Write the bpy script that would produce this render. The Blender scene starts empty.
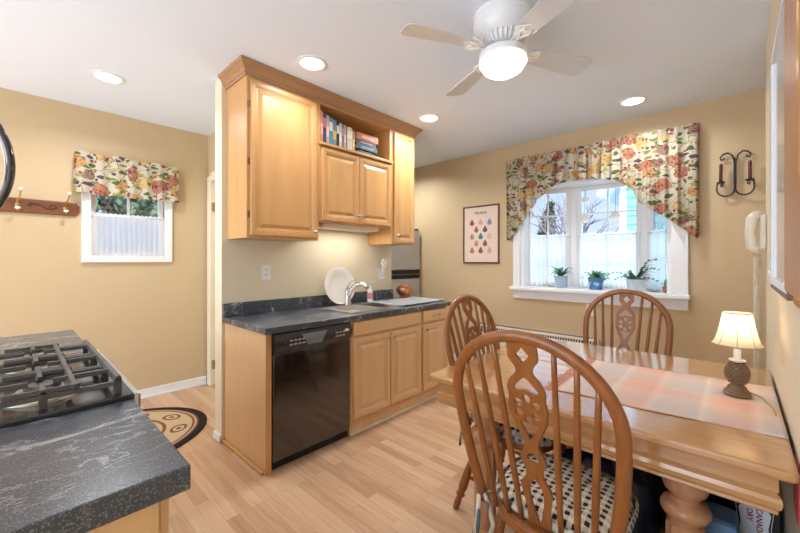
import bpy, bmesh, math, random
from mathutils import Vector, Matrix, noise, geometry
random.seed(7)
PI = math.pi
S = bpy.context.scene
COL = S.collection

# ------------------------------------------------------------------ camera, world, exposure
CEIL = 2.60      # ceiling height
XW = 3.90        # bay window wall
cam = bpy.data.cameras.new('camera'); camo = bpy.data.objects.new('camera', cam); COL.objects.link(camo)
cam.sensor_width = 36.0; cam.lens = 361.6/800*36.0
cam.shift_y = -(266.5-259.5)/800
cam.clip_start = 0.02; cam.clip_end = 200
camo.location = (0, 0, 1.30)
camo.rotation_euler = (PI/2, 0, math.radians(43-90))
S.camera = camo
S.view_settings.view_transform = 'Standard'
S.view_settings.look = 'None'
S.view_settings.gamma = 1.0
S.view_settings.exposure = 0.42
S.view_settings.use_curve_mapping = False

W = bpy.data.worlds.new('sky'); S.world = W; W.use_nodes = True
nt = W.node_tree; nt.nodes.clear()
tc = nt.nodes.new('ShaderNodeTexCoord'); sp = nt.nodes.new('ShaderNodeSeparateXYZ')
rp = nt.nodes.new('ShaderNodeValToRGB'); bg = nt.nodes.new('ShaderNodeBackground'); wo = nt.nodes.new('ShaderNodeOutputWorld')
nt.links.new(tc.outputs['Generated'], sp.inputs[0]); nt.links.new(sp.outputs['Z'], rp.inputs[0])
nt.links.new(rp.outputs[0], bg.inputs[0]); nt.links.new(bg.outputs[0], wo.inputs[0])
el = rp.color_ramp.elements
el[0].position = 0.0; el[0].color = (0.40, 0.46, 0.60, 1)
el[1].position = 0.45; el[1].color = (0.20, 0.31, 0.66, 1)
bg.inputs[1].default_value = 1.55
# added fill lamp behind the camera, standing in for daylight from the open side
day = bpy.data.lights.new('room_fill_lamp', 'AREA'); day.shape = 'RECTANGLE'; day.size = 3.8; day.size_y = 2.2; day.energy = 108; day.color = (.76, .88, 1)
room_fillo = bpy.data.objects.new('room_fill_lamp', day); COL.objects.link(room_fillo)
room_fillo.location = (-3.0, 1.95, 1.1); room_fillo.rotation_euler = (math.radians(90+22), 0, math.radians(-90))
# added area lamp above the garden, brightens the room and sheers through the bay
skyl = bpy.data.lights.new('bay_fill_lamp', 'AREA'); skyl.shape = 'RECTANGLE'; skyl.size = 4.0; skyl.size_y = 3.0; skyl.energy = 520; skyl.color = (.90, .95, 1)
bay_fillo = bpy.data.objects.new('bay_fill_lamp', skyl); COL.objects.link(bay_fillo)
bay_fillo.location = (7.2, 1.1, 5.2); bay_fillo.rotation_euler = (Vector((3.9, 1.1, 1.5))-Vector((7.2, 1.1, 5.2))).to_track_quat('-Z', 'Y').to_euler()

sun = bpy.data.lights.new('sun', 'SUN'); sun.energy = 7.0; sun.angle = 0.02; sun.color = (1, .96, .9)
suno = bpy.data.objects.new('sun', sun); COL.objects.link(suno)
suno.rotation_euler = (math.radians(50), 0, math.radians(-50))   # high sun from behind the house, onto the garden

# ------------------------------------------------------------------ materials
MATS = {}
class NT:
    def __init__(s, name):
        s.m = bpy.data.materials.new(name); s.m.use_nodes = True
        s.t = s.m.node_tree; s.b = s.t.nodes['Principled BSDF']; s.out = s.t.nodes['Material Output']
    def n(s, typ, **kw):
        o = s.t.nodes.new('ShaderNode'+typ)
        for k, v in kw.items():
            if k.startswith('i_'):
                key = k[2:]
                key = int(key) if key.isdigit() else key.replace('_', ' ')
                s.set(o.inputs[key], v)
            else: setattr(o, k, v)
        return o
    def set(s, inp, v):
        if isinstance(v, bpy.types.NodeSocket): s.t.links.new(v, inp)
        elif isinstance(v, bpy.types.Node): s.t.links.new(v.outputs[0], inp)
        else:
            if inp.type == 'RGBA' and len(v) == 3: v = (*v, 1)
            inp.default_value = v
    def coords(s, scale=(1,1,1), rot=(0,0,0), loc=(0,0,0)):
        t = s.n('TexCoord'); mp = s.n('Mapping')
        s.t.links.new(t.outputs['Object'], mp.inputs['Vector'])
        mp.inputs['Scale'].default_value = scale; mp.inputs['Rotation'].default_value = rot; mp.inputs['Location'].default_value = loc
        return mp.outputs[0]
    def math(s, op, a, b=0.0, c=None):
        o = s.n('Math', operation=op); s.set(o.inputs[0], a); s.set(o.inputs[1], b)
        if c is not None: s.set(o.inputs[2], c)
        return o.outputs[0]
    def ramp(s, fac, stops, const=False):
        r = s.n('ValToRGB'); s.set(r.inputs[0], fac); cr = r.color_ramp
        if const: cr.interpolation = 'CONSTANT'
        while len(cr.elements) < len(stops): cr.elements.new(0.5)
        for e, (p, c) in zip(cr.elements, stops):
            e.position = p; e.color = (*c, 1) if len(c) == 3 else c
        return r.outputs[0]
    def mix(s, fac, a, b, mode='MIX'):
        o = s.n('Mix', data_type='RGBA', blend_type=mode)
        s.set(o.inputs[0], fac); s.set(o.inputs[6], a); s.set(o.inputs[7], b)
        return o.outputs[2]
    def bump(s, h, strength=0.2, dist=0.002):
        b = s.n('Bump'); s.set(b.inputs['Height'], h); b.inputs['Strength'].default_value = strength; b.inputs['Distance'].default_value = dist
        s.t.links.new(b.outputs[0], s.b.inputs['Normal'])
    def fin(s, col=None, rough=0.5, metal=0.0, spec=0.5, coat=0.0, emit=None, es=0.0):
        if col is not None: s.set(s.b.inputs['Base Color'], col)
        s.set(s.b.inputs['Roughness'], rough); s.b.inputs['Metallic'].default_value = metal
        s.b.inputs['Specular IOR Level'].default_value = spec; s.b.inputs['Coat Weight'].default_value = coat
        s.b.inputs['Coat Roughness'].default_value = 0.12
        if emit: s.set(s.b.inputs['Emission Color'], emit); s.b.inputs['Emission Strength'].default_value = es
        return s.m

def plain(name, col, rough=0.5, metal=0.0, spec=0.5, coat=0.0, var=0.06, nscale=6.0):
    if name in MATS: return MATS[name]
    m = NT(name); nz = m.n('TexNoise', i_Vector=m.coords(), i_Scale=nscale, i_Detail=3.0)
    c = m.mix(nz.outputs[0], tuple(x*(1-var) for x in col), tuple(min(1, x*(1+var)) for x in col))
    MATS[name] = m.fin(c, rough, metal, spec, coat); return MATS[name]

def wood(name, c0, c1, axis='z', rough=0.35, scale=1.0, contrast=1.0, coat=0.0, spec=0.5):
    m = NT(name); st = {'x': (1.2, 14, 14), 'y': (14, 1.2, 14), 'z': (14, 14, 1.2)}[axis]
    co = m.coords(tuple(v*scale for v in st))
    n1 = m.n('TexNoise', i_Vector=co, i_Scale=1.6, i_Detail=5.0, i_Distortion=0.8)
    n2 = m.n('TexNoise', i_Vector=co, i_Scale=9.0, i_Detail=2.0)
    f = m.math('ADD', m.math('MULTIPLY', n1.outputs[0], 0.75), m.math('MULTIPLY', n2.outputs[0], 0.25))
    c = m.ramp(f, [(0.5-.22/contrast, c0), (0.5+.22/contrast, c1)])
    m.bump(n2.outputs[0], 0.12, 0.0006)
    return m.fin(c, rough, 0, spec, coat)

def m_floral(name, plane='yz', off=(0,0,0)):
    m = NT(name)
    co = m.coords(loc=off)
    sx = m.n('SeparateXYZ', i_0=co)
    cb = m.n('CombineXYZ', i_0=sx.outputs[0 if plane[0] == 'x' else 1], i_1=sx.outputs[2], i_2=0.0).outputs[0]
    warp = m.n('TexNoise', i_Vector=cb, i_Scale=9.0, i_Detail=2.0)
    wv = m.n('VectorMath', operation='SCALE'); m.set(wv.inputs[0], warp.outputs['Color']); wv.inputs[3].default_value = 0.09
    ad = m.n('VectorMath', operation='ADD'); m.set(ad.inputs[0], cb); m.set(ad.inputs[1], wv.outputs[0]); v = ad.outputs[0]
    base = (0.54, 0.48, 0.36)
    # stems
    e = m.n('TexVoronoi', feature='DISTANCE_TO_EDGE', i_Vector=v, i_Scale=9.0)
    c = m.mix(m.math('LESS_THAN', e.outputs['Distance'], 0.02), base, (0.24, 0.17, 0.08))
    # leaves
    mp = m.n('Mapping'); m.set(mp.inputs[0], v); mp.inputs['Rotation'].default_value = (0, 0, .8); mp.inputs['Scale'].default_value = (1.0, 1.9, 1)
    lf = m.n('TexVoronoi', i_Vector=mp.outputs[0], i_Scale=13.0)
    rnd = m.n('SeparateColor', i_0=lf.outputs['Color'])
    mask = m.math('MULTIPLY', m.math('LESS_THAN', lf.outputs['Distance'], 0.40), m.math('GREATER_THAN', rnd.outputs[0], 0.25))
    lcol = m.ramp(rnd.outputs[1], [(0, (.09, .13, .04)), (.35, (.20, .21, .07)), (.6, (.34, .30, .10)), (.8, (.10, .07, .09))], True)
    c = m.mix(mask, c, lcol)
    # fruit and blossoms
    fr = m.n('TexVoronoi', i_Vector=v, i_Scale=8.5)
    r2 = m.n('SeparateColor', i_0=fr.outputs['Color'])
    fnz = m.n('TexNoise', i_Vector=v, i_Scale=45.0, i_Detail=2.0)
    mask2 = m.math('MULTIPLY', m.math('LESS_THAN', fr.outputs['Distance'], 0.46), m.math('GREATER_THAN', r2.outputs[1], 0.22))
    fcol = m.ramp(r2.outputs[2], [(0, (.52, .24, .07)), (.20, (.54, .35, .12)), (.38, (.32, .06, .05)), (.56, (.15, .055, .09)), (.72, (.58, .36, .18)), (.88, (.30, .10, .08))], True)
    pet = m.n('TexVoronoi', i_Vector=v, i_Scale=42.0)
    fcol = m.mix(m.math('MULTIPLY', m.math('GREATER_THAN', pet.outputs['Distance'], 0.36), 0.35), fcol, (.66, .46, .24))
    fcol = m.mix(m.math('MULTIPLY', m.math('GREATER_THAN', fnz.outputs[0], 0.54), 0.4), fcol, (.16, .08, .05))
    c = m.mix(mask2, c, fcol)
    # small berries
    be = m.n('TexVoronoi', i_Vector=v, i_Scale=30.0); rb = m.n('SeparateColor', i_0=be.outputs['Color'])
    mask3 = m.math('MULTIPLY', m.math('LESS_THAN', be.outputs['Distance'], 0.38), m.math('GREATER_THAN', rb.outputs[0], 0.72))
    c = m.mix(mask3, c, m.ramp(rb.outputs[1], [(0, (.34, .05, .05)), (.5, (.14, .06, .12)), (.75, (.10, .13, .05))], True))
    fine = m.n('TexNoise', i_Vector=cb, i_Scale=260.0)
    m.bump(fine.outputs[0], .2, .0005)
    m.fin(c, .9, 0, .2)
    # woven cloth lets a little light through
    tr = m.n('BsdfTranslucent'); m.set(tr.inputs[0], c); ms = m.n('MixShader', i_0=0.18)
    m.t.links.new(m.b.outputs[0], ms.inputs[1]); m.t.links.new(tr.outputs[0], ms.inputs[2]); m.t.links.new(ms.outputs[0], m.out.inputs[0])
    return m.m

def m_sheer(name, alpha=0.25, col=(.97, .97, .97)):
    m = NT(name)
    wv = m.n('TexWave', i_Vector=m.coords((1, 1, 0.0)), i_Scale=60.0, i_Distortion=1.0)
    nz = m.n('TexNoise', i_Vector=m.coords(), i_Scale=60.0, i_Detail=2.0)
    tr = m.n('BsdfTranslucent', i_Color=col); tp = m.n('BsdfTransparent', i_Color=(1, 1, 1))
    m.fin(col, .9, 0, .1)
    a = m.n('MixShader', i_0=0.8); m.t.links.new(m.b.outputs[0], a.inputs[1]); m.t.links.new(tr.outputs[0], a.inputs[2])
    b = m.n('MixShader'); m.set(b.inputs[0], m.math('MULTIPLY', nz.outputs[0], alpha*2)); m.t.links.new(a.outputs[0], b.inputs[1]); m.t.links.new(tp.outputs[0], b.inputs[2])
    m.t.links.new(b.outputs[0], m.out.inputs[0]); return m.m

def m_glass(name, tint=(.97, .99, 1)):
    m = NT(name); fr = m.n('Fresnel', i_IOR=1.45)
    tp = m.n('BsdfTransparent', i_Color=tint); gl = m.n('BsdfGlossy', i_Roughness=0.02)
    ms = m.n('MixShader'); m.set(ms.inputs[0], m.math('MULTIPLY', fr.outputs[0], 0.8)); m.t.links.new(tp.outputs[0], ms.inputs[1]); m.t.links.new(gl.outputs[0], ms.inputs[2])
    m.t.links.new(ms.outputs[0], m.out.inputs[0]); return m.m

def m_counter(name):
    m = NT(name); co = m.coords()
    nz = m.n('TexNoise', i_Vector=co, i_Scale=3.0, i_Detail=8.0, i_Roughness=.62)
    base = m.ramp(nz.outputs[0], [(.36, (.012, .018, .030)), (.64, (.040, .052, .076))])
    def vein(scale, rot, width, dist, seed):
        cc = m.coords((1, 2.2, 1), (0, 0, rot), (seed, seed*.7, 0))
        n1 = m.n('TexNoise', i_Vector=cc, i_Scale=scale, i_Detail=6.0, i_Roughness=.6, i_Distortion=dist)
        return m.math('LESS_THAN', m.math('ABSOLUTE', m.math('SUBTRACT', n1.outputs[0], .5)), width)
    v1 = vein(3.0, .5, .008, .5, 3.1); v2 = vein(6.5, 1.2, .010, .4, 9.3)
    brk = m.n('TexNoise', i_Vector=co, i_Scale=7.0)
    vm = m.math('MULTIPLY', m.math('MAXIMUM', v1, m.math('MULTIPLY', v2, .6)), m.ramp(brk.outputs[0], [(.38, (0,0,0)), (.6, (1,1,1))]))
    c = m.mix(m.math('MULTIPLY', vm, .8), base, (.62, .62, .62))
    spk = m.n('TexNoise', i_Vector=co, i_Scale=240.0, i_Detail=2.0)
    c = m.mix(m.math('MULTIPLY', m.math('GREATER_THAN', spk.outputs[0], .585), .38), c, (.34, .36, .40))
    m.bump(spk.outputs[0], .35, .0006)
    return m.fin(c, .30, 0, .8, .12)

def m_floor():
    m = NT('laminate_floor')
    co = m.coords(rot=(0, 0, PI/2))
    bk = m.n('TexBrick', i_Vector=co, i_Scale=1.0, i_Mortar_Size=0.0007, i_Brick_Width=.62, i_Row_Height=.066,
             i_Color1=(0, 0, 0), i_Color2=(1, 1, 1), i_Mortar=(.2, .2, .2), i_Bias=0.0)
    bk.offset = .37
    g = m.coords((30, 2.0, 1)); tone = m.n('SeparateColor', i_0=bk.outputs[0]).outputs[0]
    off = m.n('CombineXYZ', i_0=m.math('MULTIPLY', tone, 17.0), i_1=m.math('MULTIPLY', tone, 9.0), i_2=0.0)
    gg = m.n('VectorMath', operation='ADD'); m.set(gg.inputs[0], g); m.set(gg.inputs[1], off.outputs[0])
    n1 = m.n('TexNoise', i_Vector=gg.outputs[0], i_Scale=.9, i_Detail=5.0, i_Distortion=1.6)
    f = m.math('ADD', m.math('MULTIPLY', tone, .40), m.math('MULTIPLY', n1.outputs[0], .62))
    c = m.ramp(f, [(.15, (.40, .21, .11)), (.45, (.56, .335, .19)), (.62, (.64, .41, .25)), (.88, (.70, .49, .32))])
    c = m.mix(m.math('MULTIPLY', bk.outputs['Fac'], .55), c, (.20, .11, .05))
    return m.fin(c, .34, 0, .45, .1)

def m_gingham(name, s=.029, dark=(.02, .025, .04), light=(.80, .70, .54)):
    m = NT(name); sx = m.n('SeparateXYZ', i_0=m.coords())
    def st(o): return m.math('LESS_THAN', m.math('FRACT', m.math('DIVIDE', m.math('ADD', o, 5.0), s)), .5)
    u = st(sx.outputs[0]); v = st(sx.outputs[1]); w = m.math('ADD', u, v)
    nz = m.n('TexNoise', i_Vector=m.coords(), i_Scale=500.0)
    mid = tuple(.72*b+.28*a for a, b in zip(dark, light))
    c = m.ramp(m.math('DIVIDE', w, 2.0), [(0, light), (.4, mid), (.9, dark)], True)
    m.bump(nz.outputs[0], .3, .0006); return m.fin(c, .95, 0, .15)

def m_plaid(name):
    m = NT(name); sx = m.n('SeparateXYZ', i_0=m.coords())
    x, y = sx.outputs[0], sx.outputs[1]
    nz = m.n('TexNoise', i_Vector=m.coords((3, 60, 1)), i_Scale=3.0, i_Detail=3.0)
    nz2 = m.n('TexNoise', i_Vector=m.coords((220, 220, 1)), i_Scale=1.0)
    ya = m.math('FRACT', m.math('MULTIPLY', m.math('ADD', y, 5.03), 3.4))
    xa = m.math('FRACT', m.math('MULTIPLY', m.math('ADD', x, 5.0), 3.1))
    a = m.ramp(ya, [(0, (.66, .33, .24)), (.30, (.70, .42, .32)), (.36, (.62, .55, .48)), (.42, (.78, .68, .58)), (.46, (.50, .46, .44)), (.85, (.57, .50, .46)), (.92, (.74, .58, .50)), (1, (.66, .33, .24))])
    b = m.ramp(xa, [(0, (.76, .56, .46)), (.30, (.70, .33, .23)), (.42, (.72, .45, .34)), (.55, (.52, .48, .46)), (.8, (.60, .54, .50)), (1, (.76, .56, .46))])
    c = m.mix(.45, a, b)
    c = m.mix(m.math('MULTIPLY', nz.outputs[0], .35), c, (.80, .62, .54))
    m.bump(nz2.outputs[0], .5, .001); return m.fin(c, .95, 0, .1)

def m_rug():
    m = NT('half_round_rug'); sx = m.n('SeparateXYZ', i_0=m.coords((1/.77, 1/.57, 1)))
    x, y = sx.outputs[0], sx.outputs[1]
    r = m.math('SQRT', m.math('ADD', m.math('POWER', x, 2.0), m.math('POWER', m.math('ABSOLUTE', y), 2.0)))
    be, dk, br = (.56, .42, .24), (.03, .022, .02), (.24, .09, .06)
    c = m.ramp(r, [(0, dk), (.52, br), (.56, be), (.60, br), (.63, be), (.86, br), (.885, be), (.90, br), (.92, dk)], True)
    nz = m.n('TexNoise', i_Vector=m.coords(), i_Scale=17.0, i_Detail=1.0, i_Distortion=2.0)
    inner = m.math('MULTIPLY', m.math('LESS_THAN', r, .52), m.math('GREATER_THAN', nz.outputs[0], .52))
    c = m.mix(inner, c, (.50, .38, .22))
    # oval motifs round the field
    ang = m.math('ARCTAN2', y, x)
    aa = m.math('SUBTRACT', m.math('FRACT', m.math('MULTIPLY', m.math('ADD', ang, 5.0), 1.62)), .5)
    dd = m.math('SQRT', m.math('ADD', m.math('POWER', m.math('ABSOLUTE', m.math('MULTIPLY', aa, 3.2)), 2.0), m.math('POWER', m.math('ABSOLUTE', m.math('MULTIPLY', m.math('SUBTRACT', r, .75), 11.0)), 2.0)))
    ring = m.math('MULTIPLY', m.math('LESS_THAN', dd, .82), m.math('GREATER_THAN', dd, .55))
    ring = m.math('MAXIMUM', ring, m.math('LESS_THAN', dd, .25))
    c = m.mix(m.math('MULTIPLY', ring, m.math('MULTIPLY', m.math('GREATER_THAN', r, .63), m.math('LESS_THAN', r, .86))), c, br)
    f2 = m.n('TexNoise', i_Vector=m.coords(), i_Scale=300.0); m.bump(f2.outputs[0], .5, .002)
    return m.fin(c, .95, 0, .1)

M = {}
M['wall'] = plain('beige_paint', (.59, .445, .265), .62, spec=.3, var=.02)
M['cream_wall'] = plain('cream_paint', (.76, .67, .49), .6, spec=.3, var=.02)
M['ceiling'] = plain('ceiling_paint', (.80, .87, .97), .8, spec=.2, var=.015, nscale=3)
M['white'] = plain('white_gloss_paint', (.82, .82, .82), .35, var=.01)
M['floor'] = m_floor()
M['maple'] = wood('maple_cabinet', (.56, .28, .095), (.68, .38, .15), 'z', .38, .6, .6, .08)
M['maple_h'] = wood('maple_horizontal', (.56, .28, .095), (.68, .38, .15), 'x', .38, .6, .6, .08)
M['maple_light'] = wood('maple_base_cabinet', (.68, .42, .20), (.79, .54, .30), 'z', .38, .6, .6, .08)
M['maple_trim'] = wood('maple_crown', (.36, .18, .085), (.46, .25, .12), 'x', .35, .6, .7, .1)
M['oak'] = wood('golden_oak', (.19, .060, .012), (.33, .115, .026), 'z', .33, 1.6, .9, .10)
M['oak_table'] = wood('oak_table', (.42, .20, .07), (.62, .33, .13), 'y', .15, 1.1, .8, 1.0)
M['oak_leg'] = wood('oak_leg', (.40, .18, .08), (.55, .28, .14), 'z', .32, 1.5, .9, .2)
M['dark_wood'] = wood('walnut', (.12, .04, .018), (.24, .085, .035), 'x', .35, 1.2, .9, .2)
M['frame_wood'] = wood('clock_frame_wood', (.30, .12, .03), (.46, .21, .065), 'z', .5, 1.0, .9, .2)
M['counter'] = m_counter('slate_laminate')
M['black'] = plain('black_gloss', (.014, .011, .012), .08, spec=1.0, coat=.6)
M['black_panel'] = plain('black_control_panel', (.03, .03, .034), .22)
M['black_matte'] = plain('black_matte', (.015, .015, .015), .6)
M['iron'] = plain('cast_iron', (.075, .070, .066), .45, spec=.6)
M['wrought'] = plain('wrought_iron', (.012, .012, .012), .45)
M['enamel'] = plain('dark_enamel', (.025, .025, .028), .15, spec=.7)
M['steel'] = plain('stainless_steel', (.62, .62, .60), .28, 1.0)
M['fridge'] = plain('brushed_steel_grey', (.45, .45, .45), .42, .3)
M['nickel'] = plain('brushed_nickel', (.55, .53, .50), .25, 1.0)
M['brass'] = plain('antique_brass', (.45, .28, .09), .32, 1.0)
M['alu'] = plain('burner_aluminium', (.58, .52, .42), .35, .7)
M['porcelain'] = plain('porcelain', (.85, .83, .78), .12, coat=.5)
M['floral_y'] = m_floral('floral_bay', 'yz')
M['floral_x'] = m_floral('floral_small', 'xz', (2.3, 0, 1.1))
M['sheer'] = m_sheer('sheer_cotton', .035)
M['glass'] = m_glass('window_glass')
M['ging'] = m_gingham('gingham')
M['plaid_edge'] = m_gingham('cushion_side', .03, (.10, .13, .15), (.66, .60, .48))
M['runner'] = m_plaid('woven_runner')
M['fringe'] = plain('fringe', (.70, .33, .24), .9)
M['red_fringe'] = plain('red_fringe', (.50, .08, .06), .9)
M['rug'] = m_rug()
M['offwhite'] = plain('almond_plastic', (.78, .70, .56), .3)
M['plastic_white'] = plain('white_plastic', (.82, .81, .78), .3)
M['leaf'] = plain('succulent_green', (.09, .24, .13), .5, var=.4, nscale=25)
M['soil'] = plain('soil', (.04, .025, .015), .95)
M['pot_blue'] = plain('pale_blue_ceramic', (.40, .50, .62), .2)
M['pot_dark'] = plain('cobalt_ceramic', (.06, .22, .48), .2)
M['terracotta'] = plain('red_terracotta', (.46, .13, .08), .6)
M['copper'] = plain('copper', (.60, .26, .13), .28, .85)
M['bronze'] = plain('carved_brown_resin', (.20, .12, .065), .45, .25)
M['navy'] = plain('navy_nylon', (.006, .010, .030), .40, var=.3)
M['denim'] = plain('blue_denim', (.13, .24, .38), .9, var=.25, nscale=30)
M['paper'] = plain('book_pages', (.80, .74, .62), .9)
M['candle'] = plain('burgundy_wax', (.12, .015, .012), .4)
M['gold_cord'] = plain('gold_cord', (.55, .36, .08), .5)
M['grey_slot'] = plain('dark_slot', (.05, .04, .035), .7)

# ------------------------------------------------------------------ mesh helpers
def link(name, me_, mat, parent=None, smooth=None, bev=0, loc=None, mats=None):
    o = bpy.data.objects.new(name, me_); COL.objects.link(o)
    if mats:
        for x in mats: me_.materials.append(x)
    elif mat: me_.materials.append(mat)
    if parent is not None: o.parent = parent
    if loc: o.location = loc
    if smooth:
        me_.polygons.foreach_set('use_smooth', [True]*len(me_.polygons))
        if smooth == 'auto': me_.set_sharp_from_angle(angle=math.radians(38))
    if bev:
        b = o.modifiers.new('bevel', 'BEVEL'); b.width = bev; b.segments = 2; b.limit_method = 'ANGLE'; b.angle_limit = math.radians(40)
    return o

class MB:
    def __init__(s): s.b = bmesh.new()
    def box(s, x0, y0, z0, x1, y1, z1, mi=0):
        x0, x1 = min(x0, x1), max(x0, x1); y0, y1 = min(y0, y1), max(y0, y1); z0, z1 = min(z0, z1), max(z0, z1)
        v = [s.b.verts.new(p) for p in ((x0,y0,z0),(x1,y0,z0),(x1,y1,z0),(x0,y1,z0),(x0,y0,z1),(x1,y0,z1),(x1,y1,z1),(x0,y1,z1))]
        for f in ((0,3,2,1),(4,5,6,7),(0,1,5,4),(1,2,6,5),(2,3,7,6),(3,0,4,7)):
            fc = s.b.faces.new([v[i] for i in f]); fc.material_index = mi
        return s
    def prism(s, poly, axis, d0, d1, mi=0):
        """poly: 2-D points; axis 'x' (y,z), 'y' (x,z) or 'z' (x,y)"""
        def P(u, w, d): return {'x': (d, u, w), 'y': (u, d, w), 'z': (u, w, d)}[axis]
        a = [s.b.verts.new(P(u, w, d0)) for u, w in poly]; b = [s.b.verts.new(P(u, w, d1)) for u, w in poly]
        n = len(poly)
        fs = [s.b.faces.new(a[::-1]), s.b.faces.new(b)]
        for i in range(n): fs.append(s.b.faces.new((a[i], a[(i+1) % n], b[(i+1) % n], b[i])))
        for f in fs: f.material_index = mi
        return s
    def holes(s, outer, holes, axis, d0, d1):
        def P(u, w, d): return {'x': (d, u, w), 'y': (u, d, w), 'z': (u, w, d)}[axis]
        loops = [outer]+holes
        tri = geometry.tessellate_polygon([[Vector((u, w, 0)) for u, w in l] for l in loops])
        flat = [p for l in loops for p in l]
        a = [s.b.verts.new(P(u, w, d0)) for u, w in flat]; b = [s.b.verts.new(P(u, w, d1)) for u, w in flat]
        for t in tri:
            try: s.b.faces.new([a[i] for i in t]); s.b.faces.new([b[i] for i in t[::-1]])
            except ValueError: pass
        k = 0
        for l in loops:
            n = len(l)
            for i in range(n):
                j = (i+1) % n
                s.b.faces.new((a[k+i], a[k+j], b[k+j], b[k+i]))
            k += n
        bmesh.ops.recalc_face_normals(s.b, faces=s.b.faces); return s
    def lathe(s, prof, c=(0,0,0), seg=24, axis=None, cap=True, mi=0, sy=1.0):
        """prof: (r, z) list from bottom to top"""
        M_ = Matrix.Identity(3)
        if axis is not None: M_ = Vector((0,0,1)).rotation_difference(Vector(axis).normalized()).to_matrix()
        rows = []
        for r, z in prof:
            rows.append([s.b.verts.new(Vector(c)+M_@Vector((max(r,1e-5)*math.cos(2*PI*i/seg), sy*max(r,1e-5)*math.sin(2*PI*i/seg), z))) for i in range(seg)])
        for a, b in zip(rows, rows[1:]):
            for i in range(seg):
                j = (i+1) % seg; f = s.b.faces.new((a[i], a[j], b[j], b[i])); f.material_index = mi
        if cap:
            f = s.b.faces.new(rows[0][::-1]); f.material_index = mi; f = s.b.faces.new(rows[-1]); f.material_index = mi
        return s
    def tube(s, pts, r, seg=8, closed=False, flat=1.0, up=None, mi=0):
        """r: radius or list of radii; flat: squash factor of the section along its second axis"""
        pts = [Vector(p) for p in pts]; n = len(pts); rows = []
        rr = r if isinstance(r, (list, tuple)) else [r]*n
        prev = None
        for i, p in enumerate(pts):
            if closed: t = pts[(i+1) % n]-pts[i-1]
            else: t = pts[min(i+1, n-1)]-pts[max(i-1, 0)]
            t.normalize()
            if up is not None: a = Vector(up)
            else: a = prev if prev is not None else (Vector((0,0,1)) if abs(t.z) < .9 else Vector((1,0,0)))
            nrm = (a-t*a.dot(t)).normalized(); prev = nrm; bn = t.cross(nrm)
            rows.append([s.b.verts.new(p+nrm*rr[i]*flat*math.cos(2*PI*k/seg)+bn*rr[i]*math.sin(2*PI*k/seg)) for k in range(seg)])
        m = n if closed else n-1
        for i in range(m):
            a, b = rows[i], rows[(i+1) % n]
            for k in range(seg):
                j = (k+1) % seg; f = s.b.faces.new((a[k], a[j], b[j], b[k])); f.material_index = mi
        if not closed: s.b.faces.new(rows[0][::-1]); s.b.faces.new(rows[-1])
        return s
    def ball(s, c, r, sx=1, sy=1, sz=1, seg=12, mi=0):
        res = bmesh.ops.create_uvsphere(s.b, u_segments=seg, v_segments=max(6, seg//2+2), radius=r)
        for v in res['verts']: v.co = Vector((v.co.x*sx, v.co.y*sy, v.co.z*sz))+Vector(c)
        if mi:
            for v in res['verts']:
                for f in v.link_faces: f.material_index = mi
        return s
    def grid(s, fn, nu, nv, closed_u=False):
        rows = [[s.b.verts.new(fn(i/nu, j/nv)) for i in range(nu+(0 if closed_u else 1))] for j in range(nv+1)]
        w = len(rows[0])
        for j in range(nv):
            for i in range(nu):
                k = (i+1) % w; s.b.faces.new((rows[j][i], rows[j][k], rows[j+1][k], rows[j+1][i]))
        return s
    def xf(s, mat):
        bmesh.ops.transform(s.b, matrix=mat, verts=s.b.verts); return s
    def build(s, name, mat, parent=None, smooth=None, bev=0, loc=None, mats=None, label=None, recalc=True):
        if recalc: bmesh.ops.recalc_face_normals(s.b, faces=s.b.faces)
        me_ = bpy.data.meshes.new(name); s.b.to_mesh(me_); s.b.free()
        o = link(name, me_, mat, parent, smooth, bev, loc, mats)
        if label: o['label'] = label
        return o

def thing(name, label, cat, loc=(0,0,0), rz=0.0, group=None):
    o = bpy.data.objects.new(name, None); COL.objects.link(o); o.empty_display_size = .05
    o.location = loc; o.rotation_euler = (0, 0, rz); o['label'] = label; o['category'] = cat
    if group: o['group'] = group
    return o
def tag(o, label, cat, group=None):
    o['label'] = label; o['category'] = cat
    if group: o['group'] = group
    return o
def struct(o, label=None):
    o['kind'] = 'structure'
    if label: o['label'] = label
    return o
def dup(root, loc, rz=None, label=None, group=None):
    r = root.copy(); COL.objects.link(r); r.location = loc
    if rz is not None: r.rotation_euler = (0, 0, rz)
    if label: r['label'] = label
    if group: r['group'] = group
    for ch in list(root.children):
        c = ch.copy(); COL.objects.link(c); c.parent = r
        for g in ch.children:
            d = g.copy(); COL.objects.link(d); d.parent = c
    return r
def arc(cx, cz, r, a0, a1, n, rx=None):
    rx = r if rx is None else rx
    return [(cx+rx*math.cos(math.radians(a0+(a1-a0)*i/n)), cz+r*math.sin(math.radians(a0+(a1-a0)*i/n))) for i in range(n+1)]
def text_mesh(txt, size, extrude=.0004):
    cu = bpy.data.curves.new('lettering', 'FONT'); cu.body = txt; cu.size = size; cu.extrude = extrude; cu.offset = size*.02
    cu.align_x = 'CENTER'; cu.align_y = 'CENTER'
    ob = bpy.data.objects.new('lettering', cu); COL.objects.link(ob); dg = bpy.context.evaluated_depsgraph_get(); dg.update()
    me_ = bpy.data.meshes.new_from_object(ob.evaluated_get(dg)); bpy.data.objects.remove(ob); bpy.data.curves.remove(cu); return me_

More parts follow.
